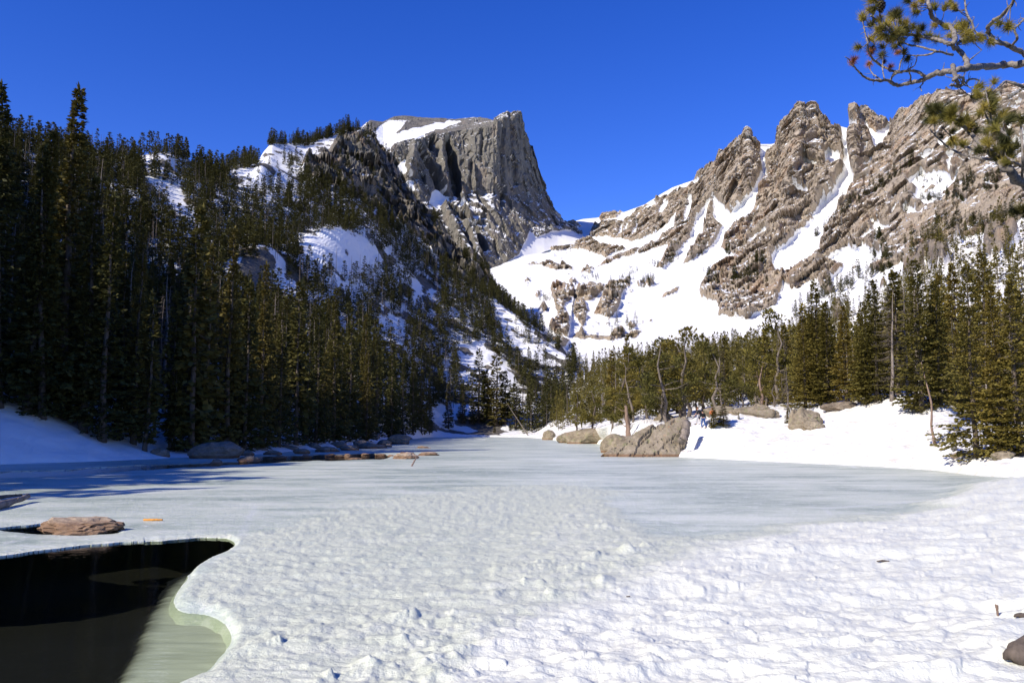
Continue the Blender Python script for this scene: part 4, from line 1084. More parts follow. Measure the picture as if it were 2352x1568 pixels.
cand = []
rr_ = random.Random(5)
def scatter(G, az_lo, az_hi, R_lo, R_hi, n, dmin, hfun, kindfun, zone):
    got = 0
    for _ in range(n):
        a = rr_.uniform(az_lo, az_hi); R = math.sqrt(rr_.uniform(R_lo(a) ** 2, R_hi(a) ** 2))
        p = G.at(a, R)
        px_, py_ = pix(p)
        if -100 < px_ < 2500 and p.y > 0:
            ha = 11.0 / R * F
            if clear(px_, py_): continue
            if zone == 'left' and rr_.random() < 0.7 and (clear(px_, py_ - 0.45 * ha) or clear(px_, py_ - 0.8 * ha)): continue
        if p.z < 0.25: continue
        dm = dmin * rr_.uniform(0.8, 1.3) * (1.08 if (zone == 'left' and R > 210 and px_ < 780) else 1.0)
        if not room(p.x, p.y, dm): continue
        k = kindfun(p, px_, py_)
        if k is None: continue
        claim(p.x, p.y, dm)
        cand.append((k, p, hfun(p, R), px_, py_, zone)); got += 1
    return got

crestR_az = curve(crestL); shore_az = curve(shoreL)
cL = lambda a: float(np.interp(a, crestR_az[:, 0], crestR_az[:, 2])); sL = lambda a: float(np.interp(a, shore_az[:, 0], shore_az[:, 2]))
def crag_at(px_, py_):
    return inpoly(np.array([px_]), np.array([py_]), [(690, 395), (760, 350), (790, 300), (850, 285), (880, 330), (910, 380), (960, 455), (1020, 530), (1110, 625), (1130, 660), (1070, 655), (1000, 590), (920, 520), (860, 470), (760, 440)])[0]
def kindL(p, px_, py_):
    if crag_at(px_, py_) and rr_.random() < 0.95: return None
    return 'dead' if rr_.random() < 0.22 else 'mid'
hL = lambda p, R: rr_.uniform(0.5, 1.15) * (11.0 if R > 300 else 12.0 if R > 200 else 16.0)
n1 = scatter(GL, math.radians(-36), azte(1320, 850)[0], lambda a: sL(a) + 6, lambda a: cL(a) + 12, 21000, 2.45, hL, kindL, 'left')
n2 = scatter(GL, math.radians(-112), math.radians(-36), lambda a: sL(a) + 8, lambda a: sL(a) + 170, 2600, 4.0, lambda p, R: rr_.uniform(19, 27) if p.y > 8 else rr_.uniform(12, 17), lambda p, a, b: 'mid', 'off')
cR = curve(crestR); sRr = curve(behind); kn = curve(knoll)
def kindR(p, px_, py_):
    R = math.hypot(p.x, p.y)
    if (py_ < 700 or (px_ > 1950 and R > 240)) and rr_.random() < 0.84: return None
    if R > 300 and rr_.random() < 0.35: return None
    if 1300 < px_ < 1800 and R < 130: return None if rr_.random() < 0.5 else 'pine'
    return 'dead' if rr_.random() < 0.15 else 'mid_sun'
n3 = scatter(GR, azte(1180, 900)[0], azte(2560, 900)[0], lambda a: float(np.interp(a, kn[:, 0], kn[:, 2])) + 6, lambda a: float(np.interp(a, cR[:, 0], cR[:, 2])) - 5, 8000, 3.1, lambda p, R: rr_.uniform(0.5, 1.12) * (11.0 if R > 150 else 12.5), kindR, 'right')
print('trees', n1, n2, n3)

# the largest become things of their own, the others one mass of far trees
def label_for(k, p, h, px_, py_, zone):
    big = 'small' if h < 9 else ('tall' if h > 14.5 else 'medium')
    if zone == 'right':
        if k == 'pine': return 'olive pine filling in behind the rocky right-hand point', 'pines behind the rocky point'
        place = 'on the flat behind the far lake shore' if px_ < 1450 else ('between the rocky point and the twin boulders' if px_ < 1850 else 'in the sunlit forest behind the right snow knoll')
        if py_ < 790: place = 'high on the slope above the sunlit forest'
        if k == 'dead': return f'grey bare dead tree {place}', f'dead trees {place}'
        return f'{big} olive green spruce {place}', f'spruces {place}'
    if py_ > 930: place = 'low in the shaded forest near the left shore'
    elif px_ < 300: place = 'at the dark left end of the hillside'
    elif py_ < 470: place = 'near the skyline of the forested hillside'
    elif px_ < 640: place = 'by the left hillside snow clearings'
    elif px_ < 900: place = 'on the middle hillside below the dark crags'
    else: place = 'beside the snow gully at the hillside end'
    if k == 'dead': return f'bare grey dead spruce {place}', f'dead spruces {place}'
    return f'{big} dark green spruce {place}', f'spruces {place}'

inview = [c for c in cand if -30 < c[3] < 2380 and c[1].y > 0]
size = lambda c: c[2] / math.hypot(c[1].x, c[1].y)
sp = sorted([c for c in inview if c[0] in ('mid', 'mid_sun')], key=size, reverse=True)
dd_ = sorted([c for c in inview if c[0] == 'dead'], key=size, reverse=True)
pn = [c for c in inview if c[0] == 'pine']
chosen = sp[:225] + dd_[:150] + pn
cid = {id(c) for c in chosen}
for c in chosen:
    k, p, h, px_, py_, zone = c
    lab, grp = label_for(*c)
    kk = 'slim' if (zone == 'left' and h > 15.5 and k == 'mid') else k
    plant(kk, rr_.randrange(12), p, h, lab, grp, rr_.uniform(0.85, 1.2), (rr_.gauss(0, 0.015), rr_.gauss(0, 0.015)))

lowV, lowT = [], []
for k in range(5):
    g = spruce_crown(15.0, [1.9, 2.3, 1.7, 2.5, 2.0][k], 900 + k, 0.85, 6, 6, base=[0.04, 0.02, 0.08, 0.02, 0.12][k], size=2.5, gaps=0.15)
    g.tube([(0, 0, -1), (0, 0, 7), (0, 0, 14)], [0.16, 0.11, 0.03], 3)
    lowV.append(g.arrays())
deadlow = []
for k in range(2):
    g = dead_twigs(14.0, 1.2, 950 + k, 26, 3); g.tube([(0, 0, -1), (0, 0, 7), (0, 0, 14)], [0.16, 0.12, 0.03], 4); deadlow.append(g.arrays())

def mass(name, items, mat, protos, label):
    VV, FF, off = [], [], 0
    for p, h, wd in items:
        V, T = protos[rr_.randrange(len(protos))]
        s = h / (14.0 if protos is deadlow else 15.0); a = rr_.uniform(0, 6.28)
        ca, sa = math.cos(a), math.sin(a)
        X = np.stack([(V[:, 0] * ca - V[:, 1] * sa) * s * wd + p[0], (V[:, 0] * sa + V[:, 1] * ca) * s * wd + p[1], V[:, 2] * s + p[2]], 1)
        VV.append(X); FF.append(T + off); off += len(X)
    o = link(name, mk_mesh(name, np.concatenate(VV), [np.concatenate(FF)], mats=[mat]))
    tag(o, label, 'forest', kind='stuff'); return o
restL = [(c[1], c[2], rr_.uniform(1.25, 1.8)) for c in cand if id(c) not in cid and c[0] == 'mid']
restR = [(c[1], c[2], rr_.uniform(0.85, 1.2)) for c in cand if id(c) not in cid and c[0] == 'mid_sun']
restD = [(c[1], c[2], 1.0) for c in cand if id(c) not in cid and c[0] == 'dead']
# small trees on the ledges of the far ridge, along the crags and on the skyline
farT = []
def strip(G, pts, n, h, jit=6):
    segs = list(zip(pts[:-1], pts[1:]))
    for _ in range(n):
        (x1, y1), (x2, y2) = rr_.choice(segs); t = rr_.random()
        x, y = x1 + (x2 - x1) * t + rr_.gauss(0, jit), y1 + (y2 - y1) * t + rr_.gauss(0, jit)
        p = G.seen(x, y)
        farT.append((p, h * rr_.uniform(0.5, 1.2), rr_.uniform(1.0, 1.7)))
strip(GB, [a[:2] for a in q4((560, 1390), (680, 1270), (850, 1130), (1000, 1020), (1150, 930), (1300, 830), (1420, 740))], 90, 9, 4)
strip(GB, [a[:2] for a in q4((1300, 1500), (1500, 1400), (1640, 1300), (1750, 1230))], 50, 9, 12)
strip(GB, [a[:2] for a in q4((1750, 1330), (1950, 1320), (2150, 1270), (2352, 1200))], 60, 9, 14)
strip(GB, [a[:2] for a in q4((1780, 960), (1900, 900), (1850, 1000), (1700, 1040))], 50, 8, 6)
strip(GB, [a[:2] for a in q4((2020, 950), (2150, 870))], 30, 8, 5); strip(GB, [a[:2] for a in q4((2180, 640), (2352, 620))], 40, 8, 6)
strip(GB, [a[:2] for a in q8((300, 450), (520, 320), (700, 230), (900, 130), (1000, 60))], 90, 10, 8)
strip(GB, [a[:2] for a in q3((1760, 860), (1900, 900), (2100, 880), (2300, 800))], 70, 9, 9)
strip(GB, [a[:2] for a in q3((1940, 650), (1960, 640))], 8, 14, 2); strip(GB, [a[:2] for a in q3((2000, 840), (2030, 860))], 4, 16, 2); strip(GB, [a[:2] for a in q3((2140, 830), (2250, 780))], 22, 13, 6)
strip(GB, [a[:2] for a in q3((1310, 760), (1450, 740), (1550, 640))], 46, 8, 6); strip(GB, [a[:2] for a in q3((1230, 920), (1310, 890))], 26, 8, 6); strip(GB, [a[:2] for a in q3((930, 1000), (1020, 930), (1130, 850))], 60, 7, 8)
strip(GB, [a[:2] for a in q3((350, 1060), (400, 1060))], 14, 7, 4); strip(GB, [a[:2] for a in q3((700, 880), (900, 860))], 22, 6, 5); strip(GB, [a[:2] for a in q3((1650, 680), (1760, 620))], 22, 7, 7); strip(GB, [a[:2] for a in q3((960, 1330), (1200, 1260))], 18, 7, 8)
strip(GB, [a[:2] for a in q4((1440, 1040), (1700, 1060))], 30, 7, 4); strip(GB, [a[:2] for a in q4((1330, 1100), (1360, 1110))], 6, 8, 3); strip(GB, [a[:2] for a in q4((1080, 1500), (1180, 1560))], 40, 10, 8); strip(GB, [a[:2] for a in q4((1400, 900), (1640, 900))], 24, 6, 10)
farS = farT; farT = []
strip(GL, [(620, 331), (700, 330), (760, 314), (822, 298)], 110, 9, 2); strip(GL, [(585, 400), (640, 380), (690, 372)], 12, 9, 6); strip(GL, [(1060, 585), (1120, 650), (1200, 742), (1290, 800)], 110, 10, 5); strip(GL, [(1170, 760), (1250, 800)], 30, 6, 6)
strip(GL, [(860, 470), (940, 560), (1030, 640)], 36, 10, 12); strip(GL, [(720, 420), (800, 440)], 30, 9, 10)
restL += farT
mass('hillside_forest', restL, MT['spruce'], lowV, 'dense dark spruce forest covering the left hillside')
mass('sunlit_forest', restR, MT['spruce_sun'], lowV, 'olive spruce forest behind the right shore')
mass('ledge_forest', farS, MT['spruce'], lowV, 'small trees scattered on ledges of the far ridge')
if restD: mass('dead_forest', restD, MT['twig'], deadlow, 'many bare grey dead spruces among the living ones')
# ------------------------------------------------------------------ boulders
import bmesh
_ico = {}
def ico(n):
    if n not in _ico:
        b = bmesh.new(); bmesh.ops.create_icosphere(b, subdivisions=n, radius=1.0)
        b.verts.ensure_lookup_table()
        _ico[n] = (np.array([v.co[:] for v in b.verts]), np.array([[v.index for v in f.verts] for f in b.faces])); b.free()
    return _ico[n]

def boulder_mesh(dims, seed, cuts=9, sub=4, rough=0.07, planes=(), lines=()):
    r = np.random.default_rng(seed); V, T = ico(sub); V = V.copy()
    for n, d in list(planes) + [(r.normal(size=3) * np.array([1, 1, 0.8]), r.uniform(0.62, 0.92)) for _ in range(cuts)]:
        n = np.asarray(n, float); n /= np.linalg.norm(n)
        V -= np.maximum(0, V @ n - d)[:, None] * n * 0.95
    off = r.uniform(0, 50)
    nrm = V / np.linalg.norm(V, axis=1)[:, None]
    V += nrm * (rough * 1.3 * fbm(V, 0.9, 4, off=off) + rough * 0.8 * fbm(V, 0.3, 4, ridged=True, off=off) + rough * 1.5 * facets(V + off, 0.7) + rough * 0.6 * facets(V + off, 0.3))[:, None]
    for a, b, wdt, dep in lines:
        a, b = np.array(a), np.array(b); ab = b - a
        t = np.clip(((V - a) @ ab) / (ab @ ab), 0, 1); dist = np.linalg.norm(V - a - t[:, None] * ab, axis=1)
        V -= nrm * (dep * np.exp(-(dist / wdt) ** 2))[:, None]
    V *= np.array(dims)
    return mk_mesh('boulder', V, [T], smooth=False)

def boulder(pos, wm, hm, seed, label, mat='boulder', group=None, depth=0.8, sink=0.3, rot=None, cat='boulder', name='boulder', **kw):
    me = boulder_mesh((wm / 2, wm / 2 * depth, hm / (2 - 2 * sink) ), seed, **kw)
    o = link(name, me, MT[mat])
    o.location = (pos.x, pos.y, pos.z + hm - hm / (2 - 2 * sink))
    o.rotation_euler = (0, 0, rot if rot is not None else 0.0)
    tag(o, label, cat, group); return o

def rock_px(G, px, pyb, w, hgt, seed, label, **kw):
    p = G.seen(px, pyb) if G is not None else on_ice(px, pyb, 0.0)
    if G is not None and p.z < 0: p = on_ice(px, pyb)
    sc = math.hypot(p.x, p.y) / F * math.cos(math.atan2(p.x, p.y)) * 1.02
    wm, hm = w * sc, hgt * sc
    p = Vector((p.x, p.y + wm * 0.3, p.z - 0.04))
    return boulder(p, wm, hm, seed, label, **kw)

# the big sloping slab on the point: a hull of measured corners, cut finer and roughened
YS = on_ice(1487, 1049).y
hp = [at(x, y, YS + d_) for x, y, d_ in [(1380, 1047, 0.4), (1400, 1031, 1.6), (1440, 1005, 2.4), (1485, 985, 3.0), (1530, 967, 3.6), (1572, 960, 3.9), (1585, 972, 3.9), (1578, 1000, 2.4), (1563, 1030, 0.8), (1558, 1050, 0.0), (1520, 1051, -0.4), (1440, 1050, -0.2)]]
hp += [Vector((p_.x, p_.y, -0.6)) for p_ in hp[-3:]] + [Vector((hp[0].x, hp[0].y, -0.6)), Vector((hp[5].x + 0.6, YS + 6, -0.5)), Vector((hp[1].x, YS + 5, -0.5)), Vector((hp[5].x, YS + 5.5, 2.6)), Vector((hp[2].x, YS + 4.5, 1.2))]
bm = bmesh.new()
for p_ in hp: bm.verts.new(p_)
bmesh.ops.convex_hull(bm, input=bm.verts[:])
bmesh.ops.triangulate(bm, faces=bm.faces[:])
for _ in range(9):
    lg = [e for e in bm.edges if e.calc_length() > 0.22]
    if not lg: break
    bmesh.ops.subdivide_edges(bm, edges=lg, cuts=1); bmesh.ops.triangulate(bm, faces=bm.faces[:])
bm.normal_update()
bm.verts.ensure_lookup_table()
SV = np.array([v_.co[:] for v_ in bm.verts]); SNm = np.array([v_.normal[:] for v_ in bm.verts])
ST = np.array([[v_.index for v_ in f_.verts] for f_ in bm.faces]); bm.free()
Sr = np.stack([SV[:, 0] * 0.75 - SV[:, 2] * 0.66, SV[:, 1], SV[:, 0] * 0.66 + SV[:, 2] * 0.75], 1)
dsp = 0.20 * facets(Sr, 2.4, (0.6, 1, 2.6)) + 0.035 * facets(Sr, 0.7, (0.7, 1, 2.2), 3) + 0.09 * fbm(SV, 1.6, 3) + 0.025 * fbm(SV, 0.25, 3, ridged=True)
crack = fbm(Sr, 2.2, 2, stretch=(0.45, 1, 3.5), off=77)
dsp -= 0.28 * np.exp(-(crack / 0.035) ** 2)
SV = SV + SNm * dsp[:, None]
o = link('boulder', mk_mesh('boulder', SV, [ST]), MT['boulder'])
tag(o, 'huge sloping granite slab with diagonal cracks standing in the ice at the point', 'boulder')
RS = 'rocks of the right shore'
rock_px(None, 1425, 1040, 80, 44, 3, 'rounded granite boulder leaning on the left side of the huge slab', group=RS)
rock_px(None, 1408, 1044, 30, 9, 31, 'small flat stone at the left foot of the huge slab', group=RS)
rock_px(None, 1345, 1019, 120, 38, 4, 'long low lichen-covered boulder at the waterline left of a snow patch', group=RS, depth=0.6)
rock_px(None, 1300, 1017, 46, 20, 5, 'low boulder end at the left tip of the right shore rocks', group=RS)
rock_px(None, 1262, 1010, 30, 22, 51, 'pale lichen boulder on the far shore among spruce trunks', group=RS)
rock_px(GR, 1857, 982, 74, 46, 6, 'tall rounded lichen-green boulder on the snow behind the bank', group=RS)
rock_px(GR, 1829, 975, 30, 34, 61, 'narrow boulder wedged against the left of the tall lichen boulder', group=RS)
rock_px(GR, 1872, 986, 50, 20, 7, 'low tan rock at the right foot of the tall lichen boulder', group=RS)
rock_px(GR, 1742, 962, 112, 30, 8, 'long flat lichen boulder on the snow below the bare twisted tree', group=RS, depth=0.5)
rock_px(GR, 1750, 940, 40, 16, 81, 'rounded stone on top of the long flat boulder', group=RS)
rock_px(GR, 1662, 953, 84, 22, 9, 'low wide boulder behind the young spruce beside the walkers', group=RS, depth=0.5)
rock_px(GR, 1945, 938, 90, 17, 10, 'dark flat rock in shade under the spruces left of the snow crest', group=RS, mat='shore_rock')
rock_px(GR, 2207, 1047, 38, 9, 11, 'small tan stone on the snow left of the right-hand spruce clump', group=RS, mat='warm_rock')
rock_px(GR, 2316, 1052, 54, 17, 12, 'orange brown mossy stone at the foot of the right-hand spruces', group=RS)
rock_px(GR, 1530, 966, 50, 18, 13, 'boulder among roots on top of the huge slab', group=RS)
# left shore
LS = 'rocks of the shaded left shore'
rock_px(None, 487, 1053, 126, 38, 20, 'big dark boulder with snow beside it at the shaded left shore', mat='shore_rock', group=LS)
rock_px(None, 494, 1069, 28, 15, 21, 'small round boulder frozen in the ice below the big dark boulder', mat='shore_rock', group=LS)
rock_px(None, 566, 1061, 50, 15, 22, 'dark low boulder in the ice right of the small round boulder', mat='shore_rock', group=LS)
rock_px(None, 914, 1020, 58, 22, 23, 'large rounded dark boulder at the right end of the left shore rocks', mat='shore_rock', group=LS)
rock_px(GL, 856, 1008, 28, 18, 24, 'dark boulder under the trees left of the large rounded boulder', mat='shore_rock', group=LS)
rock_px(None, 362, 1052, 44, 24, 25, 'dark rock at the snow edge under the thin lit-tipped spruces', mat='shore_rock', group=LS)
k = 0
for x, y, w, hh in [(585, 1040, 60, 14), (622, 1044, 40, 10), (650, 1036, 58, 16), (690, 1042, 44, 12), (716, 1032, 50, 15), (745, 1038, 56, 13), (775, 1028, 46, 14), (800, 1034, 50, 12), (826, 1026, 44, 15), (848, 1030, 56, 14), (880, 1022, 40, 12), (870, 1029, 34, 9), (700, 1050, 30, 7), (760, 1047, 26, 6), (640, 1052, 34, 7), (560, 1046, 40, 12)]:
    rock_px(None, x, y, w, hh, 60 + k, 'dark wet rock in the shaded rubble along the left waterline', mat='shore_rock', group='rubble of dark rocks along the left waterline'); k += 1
qs = lambda x, y: (344.5 + x * 0.293, 918.8 + y * 0.293)
lab = ['flat tan stone farthest left in the row of lit stones on the ice', 'second lit stone from the left, low and greyish, in the row on the ice', 'small pointed lit stone in the row on the ice', 'long flat orange stone lying in front of the row of lit stones', 'lit stone with rounded top in the middle of the row', 'low lit stone right of the middle of the row', 'dark topped lit stone left of the largest lit stone', 'grey stone behind the largest lit stone', 'largest lit stone in the ice beside the standing stick', 'long low tan stone right of the standing stick', 'pale square stone alone on the ice behind the standing stick', 'small tan stone in front of the large rounded dark boulder']
for k, (x, y, w, hh) in enumerate([(1395, 437, 70, 16), (1480, 440, 70, 18), (1545, 440, 45, 22), (1602, 461, 95, 16), (1685, 427, 85, 22), (1805, 431, 70, 15), (1885, 438, 70, 16), (1978, 416, 60, 22), (1998, 460, 180, 48), (2165, 434, 170, 36), (2132, 376, 96, 30), (1862, 368, 72, 26)]):
    X, Y = qs(x, y)
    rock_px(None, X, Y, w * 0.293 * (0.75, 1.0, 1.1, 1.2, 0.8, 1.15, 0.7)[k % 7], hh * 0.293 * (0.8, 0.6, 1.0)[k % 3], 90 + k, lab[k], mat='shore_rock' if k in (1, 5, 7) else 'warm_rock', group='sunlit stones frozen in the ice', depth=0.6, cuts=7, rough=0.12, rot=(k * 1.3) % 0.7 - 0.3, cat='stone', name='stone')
rock_px(None, 158, 1226, 190, 34, 77, 'broad tan rock lying in a dark melt hole in the ice on the left', mat='warm_rock', depth=0.42, cuts=5, rough=0.13)

# ------------------------------------------------------------------ dead wood
def wood(name, pts, rad, label, cat, mat='deadwood', twigs=0, seed=0, sides=9, group=None, tl=0.5):
    r = np.random.default_rng(seed)
    pts = np.array([list(p) for p in pts], float); n = 14
    s = np.linspace(0, 1, n); t = np.linspace(0, 1, len(pts))
    P_ = np.stack([np.interp(s, t, pts[:, i]) for i in range(3)], 1)
    R_ = np.interp(s, np.linspace(0, 1, len(rad)), rad) * r.uniform(0.9, 1.1, n)
    P_[1:-1] += r.normal(size=(n - 2, 3)) * np.mean(R_) * 0.12
    g = Geo(); g.tube(P_, R_, sides)
    o = link(name, g.mesh(name, MT[mat], True)); tag(o, label, cat, group)
    for k in range(twigs):
        i = r.integers(3, n - 1); d = r.normal(size=3); d[2] = abs(d[2]) * 0.4; d /= np.linalg.norm(d)
        L = tl * r.uniform(0.5, 1.2); g2 = Geo()
        g2.tube([P_[i], P_[i] + d * L * 0.5 + r.normal(size=3) * L * 0.08, P_[i] + d * L], [R_[i] * 0.4, R_[i] * 0.25, R_[i] * 0.06], 5)
        link('branch', g2.mesh('branch', MT[mat], True), parent=o)
    return o
def gp(G, px, py, ptx, pty, sink=0.3):
    p = G.seen(px, py); x, y, z = ray(ptx, pty); k = p.y / y
    return [p - Vector((0, 0, sink)), Vector((x * k, p.y, EYE + z * k))]
a, b = gp(GR, 1747, 935, 1752, 838); m1 = a.lerp(b, 0.3) + Vector((0.15, 0, 0)); m2 = a.lerp(b, 0.62) + Vector((-0.35, 0, 0))
wood('bare_twisted_tree', [a, m1, m2, b], [0.2, 0.17, 0.13, 0.02], 'bare twisted grey tree with curling limbs behind the long flat boulder', 'dead tree', 'redwood', 9, 1, tl=1.3)
a, b = gp(GR, 1214, 999, 1165, 927)
wood('leaning_pole', [a, b], [0.22, 0.06], 'bare grey pole leaning left at the far shore of the lake', 'fallen tree', 'deadwood', 4, 2, tl=0.7)
a, b = gp(GR, 1445, 1005, 1437, 931, 0.6)
wood('tree_snag', [a, a.lerp(b, 0.5), b], [0.36, 0.26, 0.16], 'weathered reddish broken trunk standing left of the huge slab', 'broken trunk', 'redwood', 5, 3, tl=1.0)
a = at(1568, 1012, 79.0); b = at(1577, 966, 79.4)
wood('tree_snag', [a, a.lerp(b, 0.5) + Vector((0.12, 0, 0)), b], [0.42, 0.36, 0.3], 'thick grey broken trunk leaning on the right side of the huge slab', 'broken trunk', 'deadwood', 2, 4, tl=0.5)
a, b = gp(GR, 2150, 1020, 2116, 831); am = a.lerp(b, 0.5) + Vector((0.22, 0, 0))
o = wood('leaning_sapling', [a, a.lerp(b, 0.25) + Vector((-0.08, 0, 0)), am, b], [0.11, 0.09, 0.07, 0.02], 'thin pale leaning trunk with sparse green tufts standing in the snow bank', 'young tree', 'redwood', 0, 5)
r5 = np.random.default_rng(15); g = Geo()
for sx, n in ((0.03, 20), (0.1, 26), (0.16, 30), (0.5, 10), (0.8, 60), (0.9, 70), (0.97, 50)):
    c = np.array(a.lerp(b, sx)); rad = 0.5 if sx < 0.3 else 0.55 * (1.3 - sx)
    v = r5.normal(size=(n, 3)); v[:, 2] *= 0.25; v /= np.linalg.norm(v, axis=1)[:, None]
    root = c + v * rad * r5.random(n)[:, None]; ln = r5.uniform(0.15, 0.32, n)
    sprays(g, root, v, ln, ln * 0.25, r5)
link('foliage', g.mesh('foliage', MT['spruce_sun']), parent=o)
a, b = gp(GR, 2144, 1016, 2139, 958)
wood('dead_sapling', [a, b], [0.05, 0.015], 'short bare red twig standing right beside the thin leaning trunk', 'dead sapling', 'redwood', 8, 6, tl=0.35)
# in the ice
a, b = on_ice(942, 1077, -0.2), None
x, y, z = ray(957, 1049); kk_ = (a.y + 0.9) / y; b = Vector((x * kk_, a.y + 0.9, EYE + z * kk_))
wood('standing_stick', [a, b], [0.07, 0.045], 'pale barkless stick standing slanted in the ice beside the lit stones', 'stick', 'redwood', 1, 7, tl=0.25)
wood('wood_strip', [on_ice(330, 1193, 0.03), on_ice(352, 1192.5, 0.04), on_ice(374, 1193, 0.03)], [0.03, 0.035, 0.025], 'bright orange splinter of fresh wood lying on the ice', 'wood splinter', 'redwood', 0, 8)
MT['orange'] = simple('fresh_orange_wood', (0.62, 0.28, 0.06), 0.7, 0.2, 20)
bpy.data.objects['wood_strip'].data.materials[0] = MT['orange']
wood('driftwood_log', [on_ice(-150, 1190, 0.05), on_ice(-40, 1172, 0.08), on_ice(64, 1139, 0.22)], [0.2, 0.18, 0.09], 'grey driftwood log with snow on it entering at the left picture edge', 'log', 'deadwood', 3, 9, tl=0.25)
wood('driftwood_log', [on_ice(-150, 1160, 0.1), on_ice(-30, 1144, 0.12), on_ice(50, 1136, 0.1)], [0.1, 0.09, 0.04], 'thin dark log lying behind the grey driftwood log', 'log', 'bark', 2, 10, tl=0.2)
# on the snow close to the camera
def surf(px, py):
    """point of the lake sheet seen at a picture point"""
    d = np.hypot(SURF_X - px, SURF_Y - py); i_ = np.unravel_index(np.argmin(d), d.shape)
    return Vector(P_ICE[i_])
SURF_X, SURF_Y = project(P_ICE)
a = surf(2332, 1524)
wood('driftwood_stump', [a + Vector((-0.1, 0.03, 0.04)), a + Vector((0.02, 0.03, 0.12)), a + Vector((0.25, 0.05, 0.13)), a + Vector((0.9, 0.15, 0.1))], [0.02, 0.12, 0.16, 0.17], 'rounded end of a brown weathered log lying on snow at the lower right edge', 'log', 'bark', 0, 11, 16)
a = surf(2292, 1415)
wood('broken_twig', [a - Vector((0, 0, 0.05)), a + Vector((0.0, 0, 0.09)), a + Vector((-0.006, 0, 0.15))], [0.016, 0.018, 0.026], 'short stub of reddish twig standing upright in the snow near the right edge', 'twig', 'redwood', 3, 12, tl=0.05)
a = surf(2345, 1420)
wood('pine_cone', [a + Vector((-0.1, 0, 0.03)), a + Vector((-0.03, 0, 0.045)), a + Vector((0.08, 0, 0.04)), a + Vector((0.16, 0, 0.03))], [0.012, 0.035, 0.04, 0.02], 'brown spiky cone lying on the snow at the right picture edge', 'pine cone', 'bark', 6, 13, tl=0.05)
a = surf(2030, 1293)
wood('bark_flake', [a + Vector((-0.12, 0, 0.02)), a + Vector((0, 0, 0.03)), a + Vector((0.12, 0, 0.02))], [0.012, 0.02, 0.012], 'small brown flake of bark alone on the white snow', 'bark flake', 'bark', 1, 14, tl=0.05)
a = surf(1443, 1370)
wood('bark_flake', [a + Vector((-0.03, 0, 0.01)), a + Vector((0.03, 0, 0.015))], [0.01, 0.008], 'tiny dark bark flake on the lumpy snow in the foreground middle', 'bark flake', 'bark', 0, 16)

